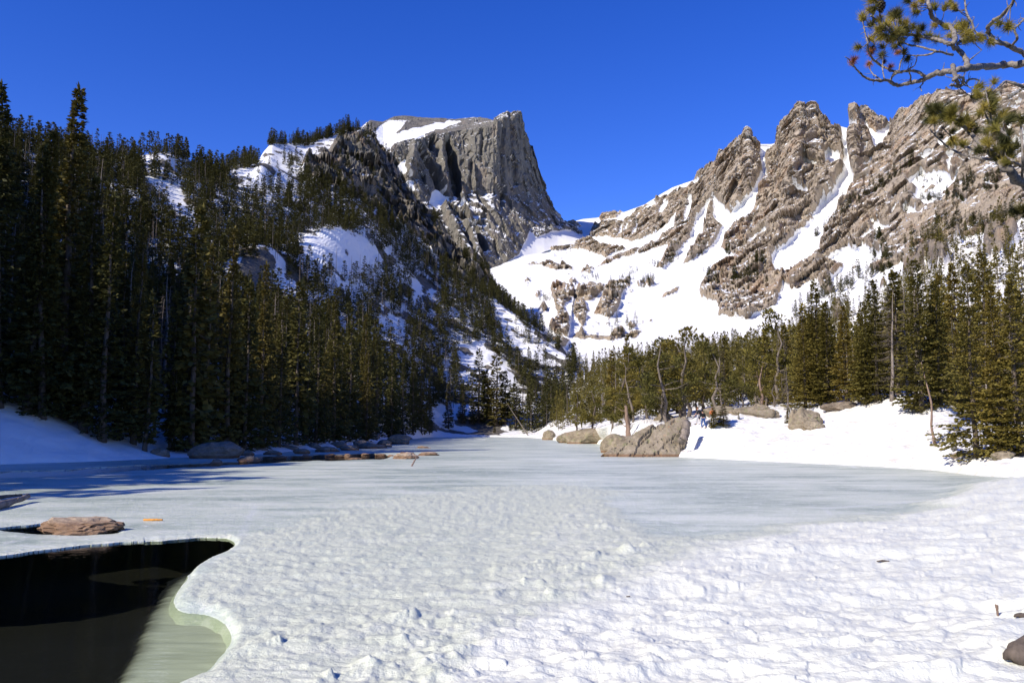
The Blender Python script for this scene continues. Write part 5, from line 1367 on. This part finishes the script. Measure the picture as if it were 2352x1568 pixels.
# ------------------------------------------------------------------ people
def skin_mesh(name, joints, edges, radii, mat, parent=None, sub=2):
    me = bpy.data.meshes.new(name); me.from_pydata([tuple(j) for j in joints], edges, []); me.update()
    o = bpy.data.objects.new(name, me); COL.objects.link(o); me.materials.append(mat)
    o.modifiers.new('skin', 'SKIN').use_smooth_shade = True
    for v, rr in zip(me.skin_vertices[0].data, radii): v.radius = rr if isinstance(rr, tuple) else (rr, rr)
    me.skin_vertices[0].data[0].use_root = True
    m = o.modifiers.new('sub', 'SUBSURF'); m.levels = sub; m.render_levels = sub
    if parent: o.parent = parent
    return o
MT['skin'] = simple('skin', (0.55, 0.3, 0.2), 0.6)
def cloth(n, c): return simple(n, c, 0.9, 0.15, 12)
def person(pos, facing, label, top, legs, hair, stride=0.3, lean=0.06, arms=(0.25, -0.2), short=False, sc=1.0, bag=None):
    root = bpy.data.objects.new('person', None); COL.objects.link(root); root.location = pos; root.rotation_euler = (0, 0, facing); root.scale = (sc,) * 3
    tag(root, label, 'person', 'walkers on the snow by the point')
    f = lean
    hip = (0, 0, 0.93); chest = (0, f * 0.9, 1.28); neck = (0, f * 1.3, 1.48); head = (0, f * 1.7, 1.60); crown_ = (0, f * 1.7, 1.69)
    hl, hr = (-0.1, 0, 0.9), (0.1, 0, 0.9)
    kl, kr = (-0.1, stride * 0.55, 0.5), (0.1, -stride * 0.25, 0.49)
    al, ar = (-0.1, stride * 0.6, 0.08), (0.1, -stride * 0.85, 0.11)
    tl_, tr_ = (-0.1, stride * 0.6 + 0.17, 0.03), (0.1, -stride * 0.85 + 0.17, 0.04)
    sl_, sr_ = (-0.19, f, 1.4), (0.19, f, 1.4)
    el, er = (-0.25, f + arms[0] * 0.4, 1.12), (0.25, f + arms[1] * 0.4, 1.12)
    wl, wr = (-0.23, f + arms[0] * 1.1, 0.92), (0.23, f + arms[1] * 1.1, 0.92)
    fl, fr_ = (-0.22, f + arms[0] * 1.4, 0.82), (0.22, f + arms[1] * 1.4, 0.82)
    J = [hip, chest, neck, head, crown_, hl, kl, al, tl_, hr, kr, ar, tr_, sl_, el, wl, fl, sr_, er, wr, fr_]
    E = [(0, 1), (1, 2), (2, 3), (3, 4), (0, 5), (5, 6), (6, 7), (7, 8), (0, 9), (9, 10), (10, 11), (11, 12), (1, 13), (13, 14), (14, 15), (15, 16), (1, 17), (17, 18), (18, 19), (19, 20)]
    Rr = [0.14, 0.14, 0.055, 0.095, 0.07, 0.085, 0.058, 0.04, 0.035, 0.085, 0.058, 0.04, 0.035, 0.055, 0.042, 0.03, 0.035, 0.055, 0.042, 0.03, 0.035]
    skin_mesh('body', J, E, Rr, MT['skin'], root)
    # jacket or shirt
    e1, e2 = (el, er) if short else (wl, wr)
    Jt = [(0, 0, 0.95), chest, (0, f * 1.2, 1.43), sl_, el, sr_, er] + ([] if short else [wl, wr])
    Et = [(0, 1), (1, 2), (1, 3), (3, 4), (1, 5), (5, 6)] + ([] if short else [(4, 7), (6, 8)])
    skin_mesh('jacket' if not short else 'shirt', Jt, Et, [0.175, 0.18, 0.085, 0.085, 0.062, 0.085, 0.062] + ([] if short else [0.05, 0.05]), top, root)
    skin_mesh('trousers', [(0, 0, 0.96), hl, kl, (al[0], al[1], al[2] + 0.04), hr, kr, (ar[0], ar[1], ar[2] + 0.04)], [(0, 1), (1, 2), (2, 3), (0, 4), (4, 5), (5, 6)], [0.165, 0.115, 0.082, 0.07, 0.115, 0.082, 0.07], legs, root)
    hv, ht = ico(2); hv = hv * np.array([0.105, 0.118, 0.11]) + np.array([0, f * 1.7 - 0.02, 1.665])
    link('hair', mk_mesh('hair', hv, [ht], mats=[hair], smooth=True), parent=root)
    for t_ in (tl_, tr_):
        bv = ico(2)[0] * np.array([0.055, 0.14, 0.055]) + np.array([t_[0], t_[1] - 0.05, t_[2] + 0.01])
        link('boot', mk_mesh('boot', bv, [ico(2)[1]], mats=[MT['dark_cloth']], smooth=True), parent=root)
    for sx in (-0.035, 0.035):
        ev = ico(1)[0] * 0.012 + np.array([sx, f * 1.7 + 0.09, 1.615]); link('eye', mk_mesh('eye', ev, [ico(1)[1]], mats=[MT['dark_cloth']]), parent=root)
    nv_ = ico(1)[0] * np.array([0.015, 0.028, 0.025]) + np.array([0, f * 1.7 + 0.1, 1.59]); link('nose', mk_mesh('nose', nv_, [ico(1)[1]], mats=[MT['skin']]), parent=root)
    if bag is not None:
        bv, bt = ico(3); bv = np.sign(bv) * np.abs(bv) ** 0.6 * np.array([0.15, 0.1, 0.22]) + np.array([0, f - 0.24, 1.24]); link('backpack', mk_mesh('backpack', bv, [bt], mats=[bag], smooth=True), parent=root)
    return root
MT['dark_cloth'] = cloth('black_cloth', (0.012, 0.012, 0.014)); MT['denim'] = cloth('blue_denim', (0.05, 0.1, 0.26)); MT['pale'] = cloth('pale_grey_cloth', (0.42, 0.42, 0.44)); MT['charcoal'] = cloth('charcoal_cloth', (0.05, 0.052, 0.058))
MT['hair'] = simple('dark_hair', (0.02, 0.012, 0.008), 0.6); MT['brown'] = cloth('brown_hair', (0.12, 0.05, 0.025)); MT['orange_top'] = cloth('orange_cloth', (0.5, 0.16, 0.07))
p = GR.seen(1617, 984)
def stand(px, py, Y):
    q_ = at(px, py, Y); a_ = math.atan2(q_.x, q_.y); g_ = GR.at(a_, math.hypot(q_.x, q_.y)); return g_
P2 = GR.seen(1616, 983)
person(P2, math.radians(20), 'person in black jacket and blue jeans with dark hair walking away on the snow', MT['dark_cloth'], MT['denim'], MT['hair'], stride=0.28, lean=0.07)
P1 = GR.seen(1605, 975)
person(P1, math.radians(60), 'person in charcoal shirt and pale grey trousers with a backpack, farthest left of the walkers', MT['charcoal'], MT['pale'], MT['brown'], stride=0.3, lean=0.05, short=True, bag=MT['dark_cloth'])
P3 = GR.seen(1637, 977)
person(P3, math.radians(-10), 'person in an orange top and pale trousers behind the small spruce sapling', MT['orange_top'], MT['pale'], MT['brown'], stride=0.2, lean=0.04, short=True)

# ------------------------------------------------------------------ the limber pine that reaches in from the right
pine = bpy.data.objects.new('limber_pine', None); COL.objects.link(pine)
tag(pine, 'old limber pine whose twisted grey limbs reach in at the upper right corner', 'pine')
YP = 4.6
def pp(x, y, dy=0.0):
    D = (3296 + x / 2.1382) * 0.574219, (y / 2.1382) * 0.574219
    w_ = 0.35 * math.sin(x * 0.006 + 1.3) * math.cos(y * 0.005) + 0.12 * math.sin(y * 0.017 + x * 0.011)
    return at(D[0], D[1], YP + dy + w_)
UNIT = YP / F * 0.574219 / 2.1382          # metres per read-off unit at the pine's distance
MT['pinebark'] = bark('limber_pine_bark', (0.06, 0.05, 0.042), (0.34, 0.3, 0.26), 38.0, 0.008, (1, 1, 1))
tuft_mats = [foliage('tuft_olive', (0.15, 0.14, 0.03), (0.28, 0.235, 0.045), (0.42, 0.32, 0.07)), foliage('tuft_dark', (0.05, 0.055, 0.018), (0.1, 0.1, 0.03), (0.16, 0.14, 0.04)), foliage('tuft_red', (0.2, 0.07, 0.035), (0.32, 0.12, 0.05), (0.42, 0.2, 0.06))]
def tuft_mesh(seed, mat, n=210, length=0.052, spread=1.0):
    r = np.random.default_rng(seed)
    ax = r.random(n) * 0.035
    th = r.uniform(0, 2 * math.pi, n); ph = np.abs(r.normal(0.85, 0.38, n)) * spread
    d = np.stack([np.sin(ph) * np.cos(th), np.sin(ph) * np.sin(th), np.cos(ph)], 1)
    root = np.stack([0 * ax, 0 * ax, ax - 0.02], 1) + d * 0.004
    L = length * r.uniform(0.65, 1.1, n)[:, None]
    sd = np.cross(d, r.normal(size=(n, 3))); sd /= np.linalg.norm(sd, axis=1)[:, None]; sd *= 0.0013
    V = np.stack([root - sd, root + sd, root + d * L], 1)
    return mk_mesh('needle_tuft', V, [np.arange(n * 3).reshape(-1, 3)], mats=[mat])
TUFT = [[tuft_mesh(10 * m + k, tuft_mats[m], spread=[1.0, 0.75, 1.25][k]) for k in range(3)] for m in range(3)]
limb_pts = []
def limb(pts, r0, r1, dy0=0.0, dy1=0.0, twigs=0, seed=0, name='branch'):
    r = np.random.default_rng(seed + 1000); n = len(pts)
    ctrl = np.array([list(pp(x, y, dy0 + (dy1 - dy0) * i / max(1, n - 1))) for i, (x, y) in enumerate(pts)])
    s = np.linspace(0, n - 1, n * 5)
    P_ = np.stack([np.interp(s, np.arange(n), ctrl[:, i]) for i in range(3)], 1)
    for _ in range(3): P_[1:-1] = (P_[:-2] + 2 * P_[1:-1] + P_[2:]) / 4
    R_ = np.linspace(r0, r1, len(P_)) * 0.82 * UNIT * r.uniform(0.86, 1.16, len(P_))
    P_[1:-1] += r.normal(size=(len(P_) - 2, 3)) * R_[1:-1, None] * 0.22
    g = Geo(); g.tube(P_, R_, 9)
    for k in range(twigs):
        i = r.integers(2, len(P_) - 1); L = r.uniform(35, 110) * UNIT
        tdir = P_[i] - P_[i - 1]; tdir /= np.linalg.norm(tdir) + 1e-9
        d = r.normal(size=3) * np.array([1, 0.7, 1]) + tdir * 0.6 + np.array([0, 0, 0.2]); d /= np.linalg.norm(d)
        pts_ = [P_[i]]
        for q_ in range(4):
            d = d + r.normal(size=3) * 0.35; d /= np.linalg.norm(d); pts_.append(pts_[-1] + d * L / 4)
        rt = min(R_[i] * 0.45, 5 * UNIT)
        g.tube(pts_, [rt, rt * 0.9, rt * 0.75, rt * 0.6, rt * 0.35], 5)
    link(name, g.mesh(name, MT['pinebark'], True), parent=pine)
    limb_pts.append(P_)
limb([(2300, 420), (1900, 500), (1711, 540), (1550, 560), (1440, 568), (1250, 572), (1180, 592), (1060, 615), (960, 628), (880, 662), (830, 690), (740, 705), (640, 735), (592, 722), (570, 690), (480, 690), (400, 685), (340, 660), (290, 610), (250, 560), (215, 510), (180, 485)], 44, 4, 0.2, 0, 10, 1)
limb([(1230, 572), (1215, 500), (1150, 430), (1080, 380), (1000, 345), (880, 320), (760, 300), (640, 300), (580, 285), (520, 225), (460, 180), (400, 135)], 28, 9, 0.1, 0, 12, 2)
limb([(1100, 380), (1130, 340), (1090, 230), (1000, 200), (920, 150), (900, 60), (885, -60)], 26, 20, 0, -0.1, 10, 3)
limb([(1140, 380), (1230, 300), (1290, 240), (1215, 110), (1200, -40)], 18, 9, 0.1, 0.2, 9, 4)
limb([(1900, 520), (1711, 460), (1600, 400), (1450, 350), (1400, 280), (1420, 200), (1500, 150), (1600, 60), (1650, -60)], 32, 16, 0.25, 0.35, 22, 5)
limb([(1600, 400), (1660, 330), (1620, 250), (1690, 190), (1760, 100)], 16, 9, 0.3, 0.4, 14, 51)
limb([(960, 440), (820, 400), (700, 380), (650, 330)], 12, 6, 0.0, -0.1, 5, 6)
limb([(1100, 470), (960, 440), (900, 470), (800, 480), (690, 470)], 14, 5, 0.05, -0.05, 7, 61)
limb([(640, 620), (560, 600), (480, 560), (410, 500), (380, 440), (370, 360), (350, 280), (340, 230)], 15, 6, 0, -0.1, 5, 7)
limb([(860, 650), (760, 600), (640, 620), (590, 640), (570, 690)], 17, 10, 0, 0, 6, 71)
limb([(500, 690), (420, 640), (390, 590), (380, 530)], 9, 4, 0, 0.1, 3, 8)
limb([(640, 620), (650, 540), (700, 450), (640, 380), (620, 280)], 9, 5, 0, 0.1, 4, 9)
limb([(740, 700), (745, 660), (720, 600), (780, 560), (800, 470)], 9, 5, 0, 0, 4, 10)
limb([(520, 690), (500, 600), (505, 480), (530, 380)], 8, 4, 0, -0.1, 3, 11)
limb([(1100, 560), (1110, 620), (1130, 680), (1160, 745), (1110, 730), (1075, 735)], 24, 8, 0, -0.05, 10, 12)
limb([(1165, 740), (1215, 710), (1240, 680), (1280, 675), (1330, 690)], 12, 8, 0, 0, 3, 13)
limb([(1100, 690), (1150, 655), (1195, 670), (1190, 720), (1140, 745), (1090, 720)], 16, 10, -0.05, 0, 8, 14)
limb([(830, 690), (850, 710), (820, 745), (835, 780)], 9, 5, 0, 0, 1, 15)
limb([(2100, 880), (1800, 760), (1711, 745), (1640, 718), (1550, 690), (1520, 730), (1490, 750)], 24, 9, 0.1, 0, 2, 16)
limb([(485, 190), (478, 120), (485, 60)], 9, 7, 0, 0, 0, 17)
limb([(1240, 520), (1300, 470), (1350, 430)], 8, 3, 0.1, 0, 1, 18)
# the lower limb
LB = -0.55
limb([(2300, 2000), (1900, 1720), (1711, 1575), (1640, 1530), (1600, 1480), (1540, 1420), (1470, 1360), (1400, 1290), (1330, 1220), (1250, 1140), (1160, 1060), (1090, 1010), (1030, 980)], 48, 10, LB, LB, 6, 20)
limb([(1480, 1368), (1350, 1360), (1250, 1340), (1150, 1310), (1060, 1260), (990, 1200), (940, 1150), (905, 1100)], 13, 7, LB, LB - 0.1, 3, 21)
limb([(1430, 1315), (1300, 1280), (1180, 1250), (1110, 1190), (1060, 1140), (1010, 1090)], 13, 6, LB, LB + 0.1, 3, 22)
limb([(1500, 1370), (1550, 1240), (1590, 1190), (1540, 1130), (1460, 1070), (1390, 1000), (1360, 940)], 18, 8, LB, LB + 0.1, 4, 23)
limb([(1400, 1240), (1430, 1120), (1430, 1040), (1410, 900), (1380, 780)], 13, 7, LB, LB - 0.05, 4, 24)
limb([(1760, 1470), (1620, 1380), (1530, 1330)], 13, 7, LB, LB, 3, 25)
limb([(1690, 1560), (1700, 1380), (1690, 1150), (1680, 1000)], 14, 7, LB, LB - 0.1, 3, 26)
limb([(1900, 1900), (1800, 1850), (1700, 1820)], 12, 8, LB, LB, 1, 27)
# trunk, out of the picture on the right
tb = GR.at(math.radians(52), 6.5)
tx = Vector((5.6, 4.9, 0.3))
g = Geo(); g.tube([tx + Vector((0.1, 0, -0.9)), tx + Vector((0, 0, 0.8)), tx + Vector((-0.25, 0, 2.0)), tx + Vector((-0.5, 0.05, 3.4)), tx + Vector((-0.4, 0.2, 4.6)), tx + Vector((-0.9, 0.3, 5.8))], [0.42, 0.32, 0.27, 0.22, 0.15, 0.06], 14)
link('trunk', g.mesh('trunk', MT['pinebark'], True), parent=pine)
for (e0, zz) in ((limb_pts[0][0], 3.1), (limb_pts[4][0], 3.2), (limb_pts[18][0], 2.3), (limb_pts[21][0], 1.3)):
    g = Geo(); t0 = tx + Vector((-0.35 * zz / 3, 0, zz - 0.5)); v0 = Vector(e0)
    g.tube([t0, t0.lerp(v0, 0.5) + Vector((0, 0, 0.08)), v0], [0.12, 0.1, 48 * UNIT * 0.95], 9); link('branch', g.mesh('branch', MT['pinebark'], True), parent=pine)
rt = random.Random(3)
LP = np.concatenate(limb_pts)
def tufts(lst, dy, m, sc):
    for (x, y) in lst:
        p_ = np.array(pp(x, y, dy))
        near = LP[np.argmin(np.linalg.norm((LP - p_) * np.array([1, 0.35, 1]), axis=1))]
        p_[1] = near[1] + rt.uniform(-0.04, 0.04)
        d = Vector(p_ - near); d = (d.normalized() if d.length > 0.004 else Vector((0, 0, 1))) + Vector((rt.gauss(-0.1, 0.25), rt.gauss(0, 0.3), 0.55)); d.normalize()
        mm = m if m is not None else (1 if rt.random() < 0.25 else 0)
        o = link('needle_tuft', TUFT[mm][rt.randrange(3)], parent=pine); o.location = p_
        o.rotation_euler = d.to_track_quat('Z', 'Y').to_euler(); s_ = sc * rt.uniform(0.62, 0.95); o.scale = (s_,) * 3
        L = np.linalg.norm(p_ - near)
        if L > 0.03:
            g = Geo(); g.tube([near, (near + p_) / 2 + np.array([0, 0, -0.01]), p_], [5 * UNIT, 4 * UNIT, 3.5 * UNIT], 5); link('twig', g.mesh('twig', MT['pinebark'], True), parent=pine)
tufts([(370, 80), (345, 70), (470, 8), (500, 0), (300, 215), (275, 225), (340, 205), (400, 255), (430, 300), (455, 290), (535, 275), (530, 365), (490, 420), (295, 415), (560, 385), (680, 60), (770, 70), (640, 95), (700, 130), (740, 180), (620, 210), (600, 150), (670, 245), (830, 170), (820, 100), (740, 360), (700, 70), (790, 45), (840, 60), (620, 400), (690, 450), (660, 235), (720, 490), (950, 220), (1050, 250), (1140, 220), (970, 140), (1060, 120), (1150, 30), (1110, 290), (910, 290), (830, 260), (560, 190), (1350, 80), (1420, 50), (1345, 280), (1375, 300), (1260, 280), (1340, 130), (1560, 150), (1550, 240), (1690, 120), (1640, 10), (1220, 10), (730, 5), (840, 5), (1310, 195), (1500, 40), (1600, 20), (760, 130), (700, 30), (800, 130), (850, 220), (930, 300), (780, 360), (1010, 300), (1120, 10), (960, 60), (1700, 40), (1680, 150)], 0, None, 1.2)
tufts([(320, 300), (430, 400), (465, 510), (680, 340), (665, 320), (700, 5), (1350, 110), (1480, 160), (640, 365)], 0, 1, 1.2)
tufts([(285, 495), (370, 487), (600, 490), (485, 565), (545, 595), (360, 575), (230, 545)], 0, 2, 0.9)
tufts([(980, 900), (1000, 925), (890, 1020), (895, 995), (880, 1060), (1090, 900), (1240, 900), (1260, 890), (1230, 870), (1690, 940), (1680, 980), (1665, 1040), (1700, 1010), (1610, 1130), (1280, 1130), (1370, 1140), (1120, 960), (1400, 1110)], LB, 1, 1.3)
tufts([(875, 1090), (1030, 950), (985, 1015), (1010, 1020), (1130, 950), (1165, 970), (1140, 930), (1330, 930), (1300, 945), (1380, 690), (1370, 720), (1395, 740), (1365, 770), (1400, 790), (1350, 820), (1420, 840), (1450, 830), (1480, 880), (1440, 880), (1330, 1000), (1320, 985), (1350, 940), (1250, 1070), (1200, 1130), (1140, 1210), (1080, 1220), (1065, 1200), (1000, 1170), (1090, 1130), (1100, 1080), (1220, 1230), (1290, 1070), (1400, 1240), (1380, 1225), (1430, 1245), (1480, 1110), (1500, 1180), (1540, 1290), (1500, 1275), (1480, 1290), (1590, 1340), (1570, 1330), (1640, 1270), (1690, 1330), (1510, 980), (1490, 1030), (1220, 1030), (1560, 1400), (1640, 1110), (1520, 990), (1450, 960), (1660, 1280), (1700, 1230), (1540, 1250), (1610, 1370)], LB, None, 1.15)
tufts([(1690, 1810), (1700, 1840), (1710, 1790), (1700, 1960), (1690, 1990), (1710, 2020), (1695, 1900)], LB, 1, 1.4)
# one woody cone at the tip of the upper limb
cp = pp(485, 55); g = Geo()
rc = np.random.default_rng(4)
for k in range(70):
    t = k / 70; a_ = k * 2.4; rr2 = 0.028 * math.sin(math.pi * (0.12 + 0.83 * t)); d_ = np.array([math.cos(a_), math.sin(a_), 0.35])
    c_ = np.array(cp) + np.array([0, 0, (t - 0.5) * 0.075]); s_ = np.array([-math.sin(a_), math.cos(a_), 0]) * 0.008
    g.add([c_ - s_, c_ + s_, c_ + d_ * rr2 + s_ * 0.6, c_ + d_ * rr2 - s_ * 0.6, c_ + d_ * rr2 * 0.9 + np.array([0, 0, -0.007])], Q=[[0, 1, 2, 3]], T=[[3, 2, 4]])
link('cone', g.mesh('cone', MT['bark']), parent=pine)

# ------------------------------------------------------------------ place words for alike things that stand in a row
def ordinal(n):
    w = ['first', 'second', 'third', 'fourth', 'fifth', 'sixth', 'seventh', 'eighth', 'ninth', 'tenth', 'eleventh', 'twelfth']
    return w[n] if n < len(w) else str(n + 1) + ('st' if (n + 1) % 10 == 1 and n != 10 else 'nd' if (n + 1) % 10 == 2 else 'rd' if (n + 1) % 10 == 3 else 'th')
by = {}
for o in scene.objects:
    if o.parent is None and 'label' in o and 'group' in o: by.setdefault((o['group'], o['label']), []).append(o)
for (g_, l_), os_ in by.items():
    if len(os_) < 2: continue
    os_ = sorted(os_, key=lambda o: pix(o.location)[0])
    parts_ = [(None, os_)] if len(os_) <= 24 else [(w_, list(p_)) for w_, p_ in zip(('left', 'middle', 'right'), (os_[:len(os_) // 3], os_[len(os_) // 3:2 * len(os_) // 3], os_[2 * len(os_) // 3:]))]
    for w_, p_ in parts_:
        for n_, o in enumerate(p_):
            o['label'] = f'{ordinal(n_)} from left, {l_}' if w_ is None else f'{ordinal(n_)} in {w_} third, {l_}'
            ww = o['label'].replace(' right-hand', '').replace('the ', '') if len(o['label'].split()) > 16 else o['label']
            o['label'] = ww
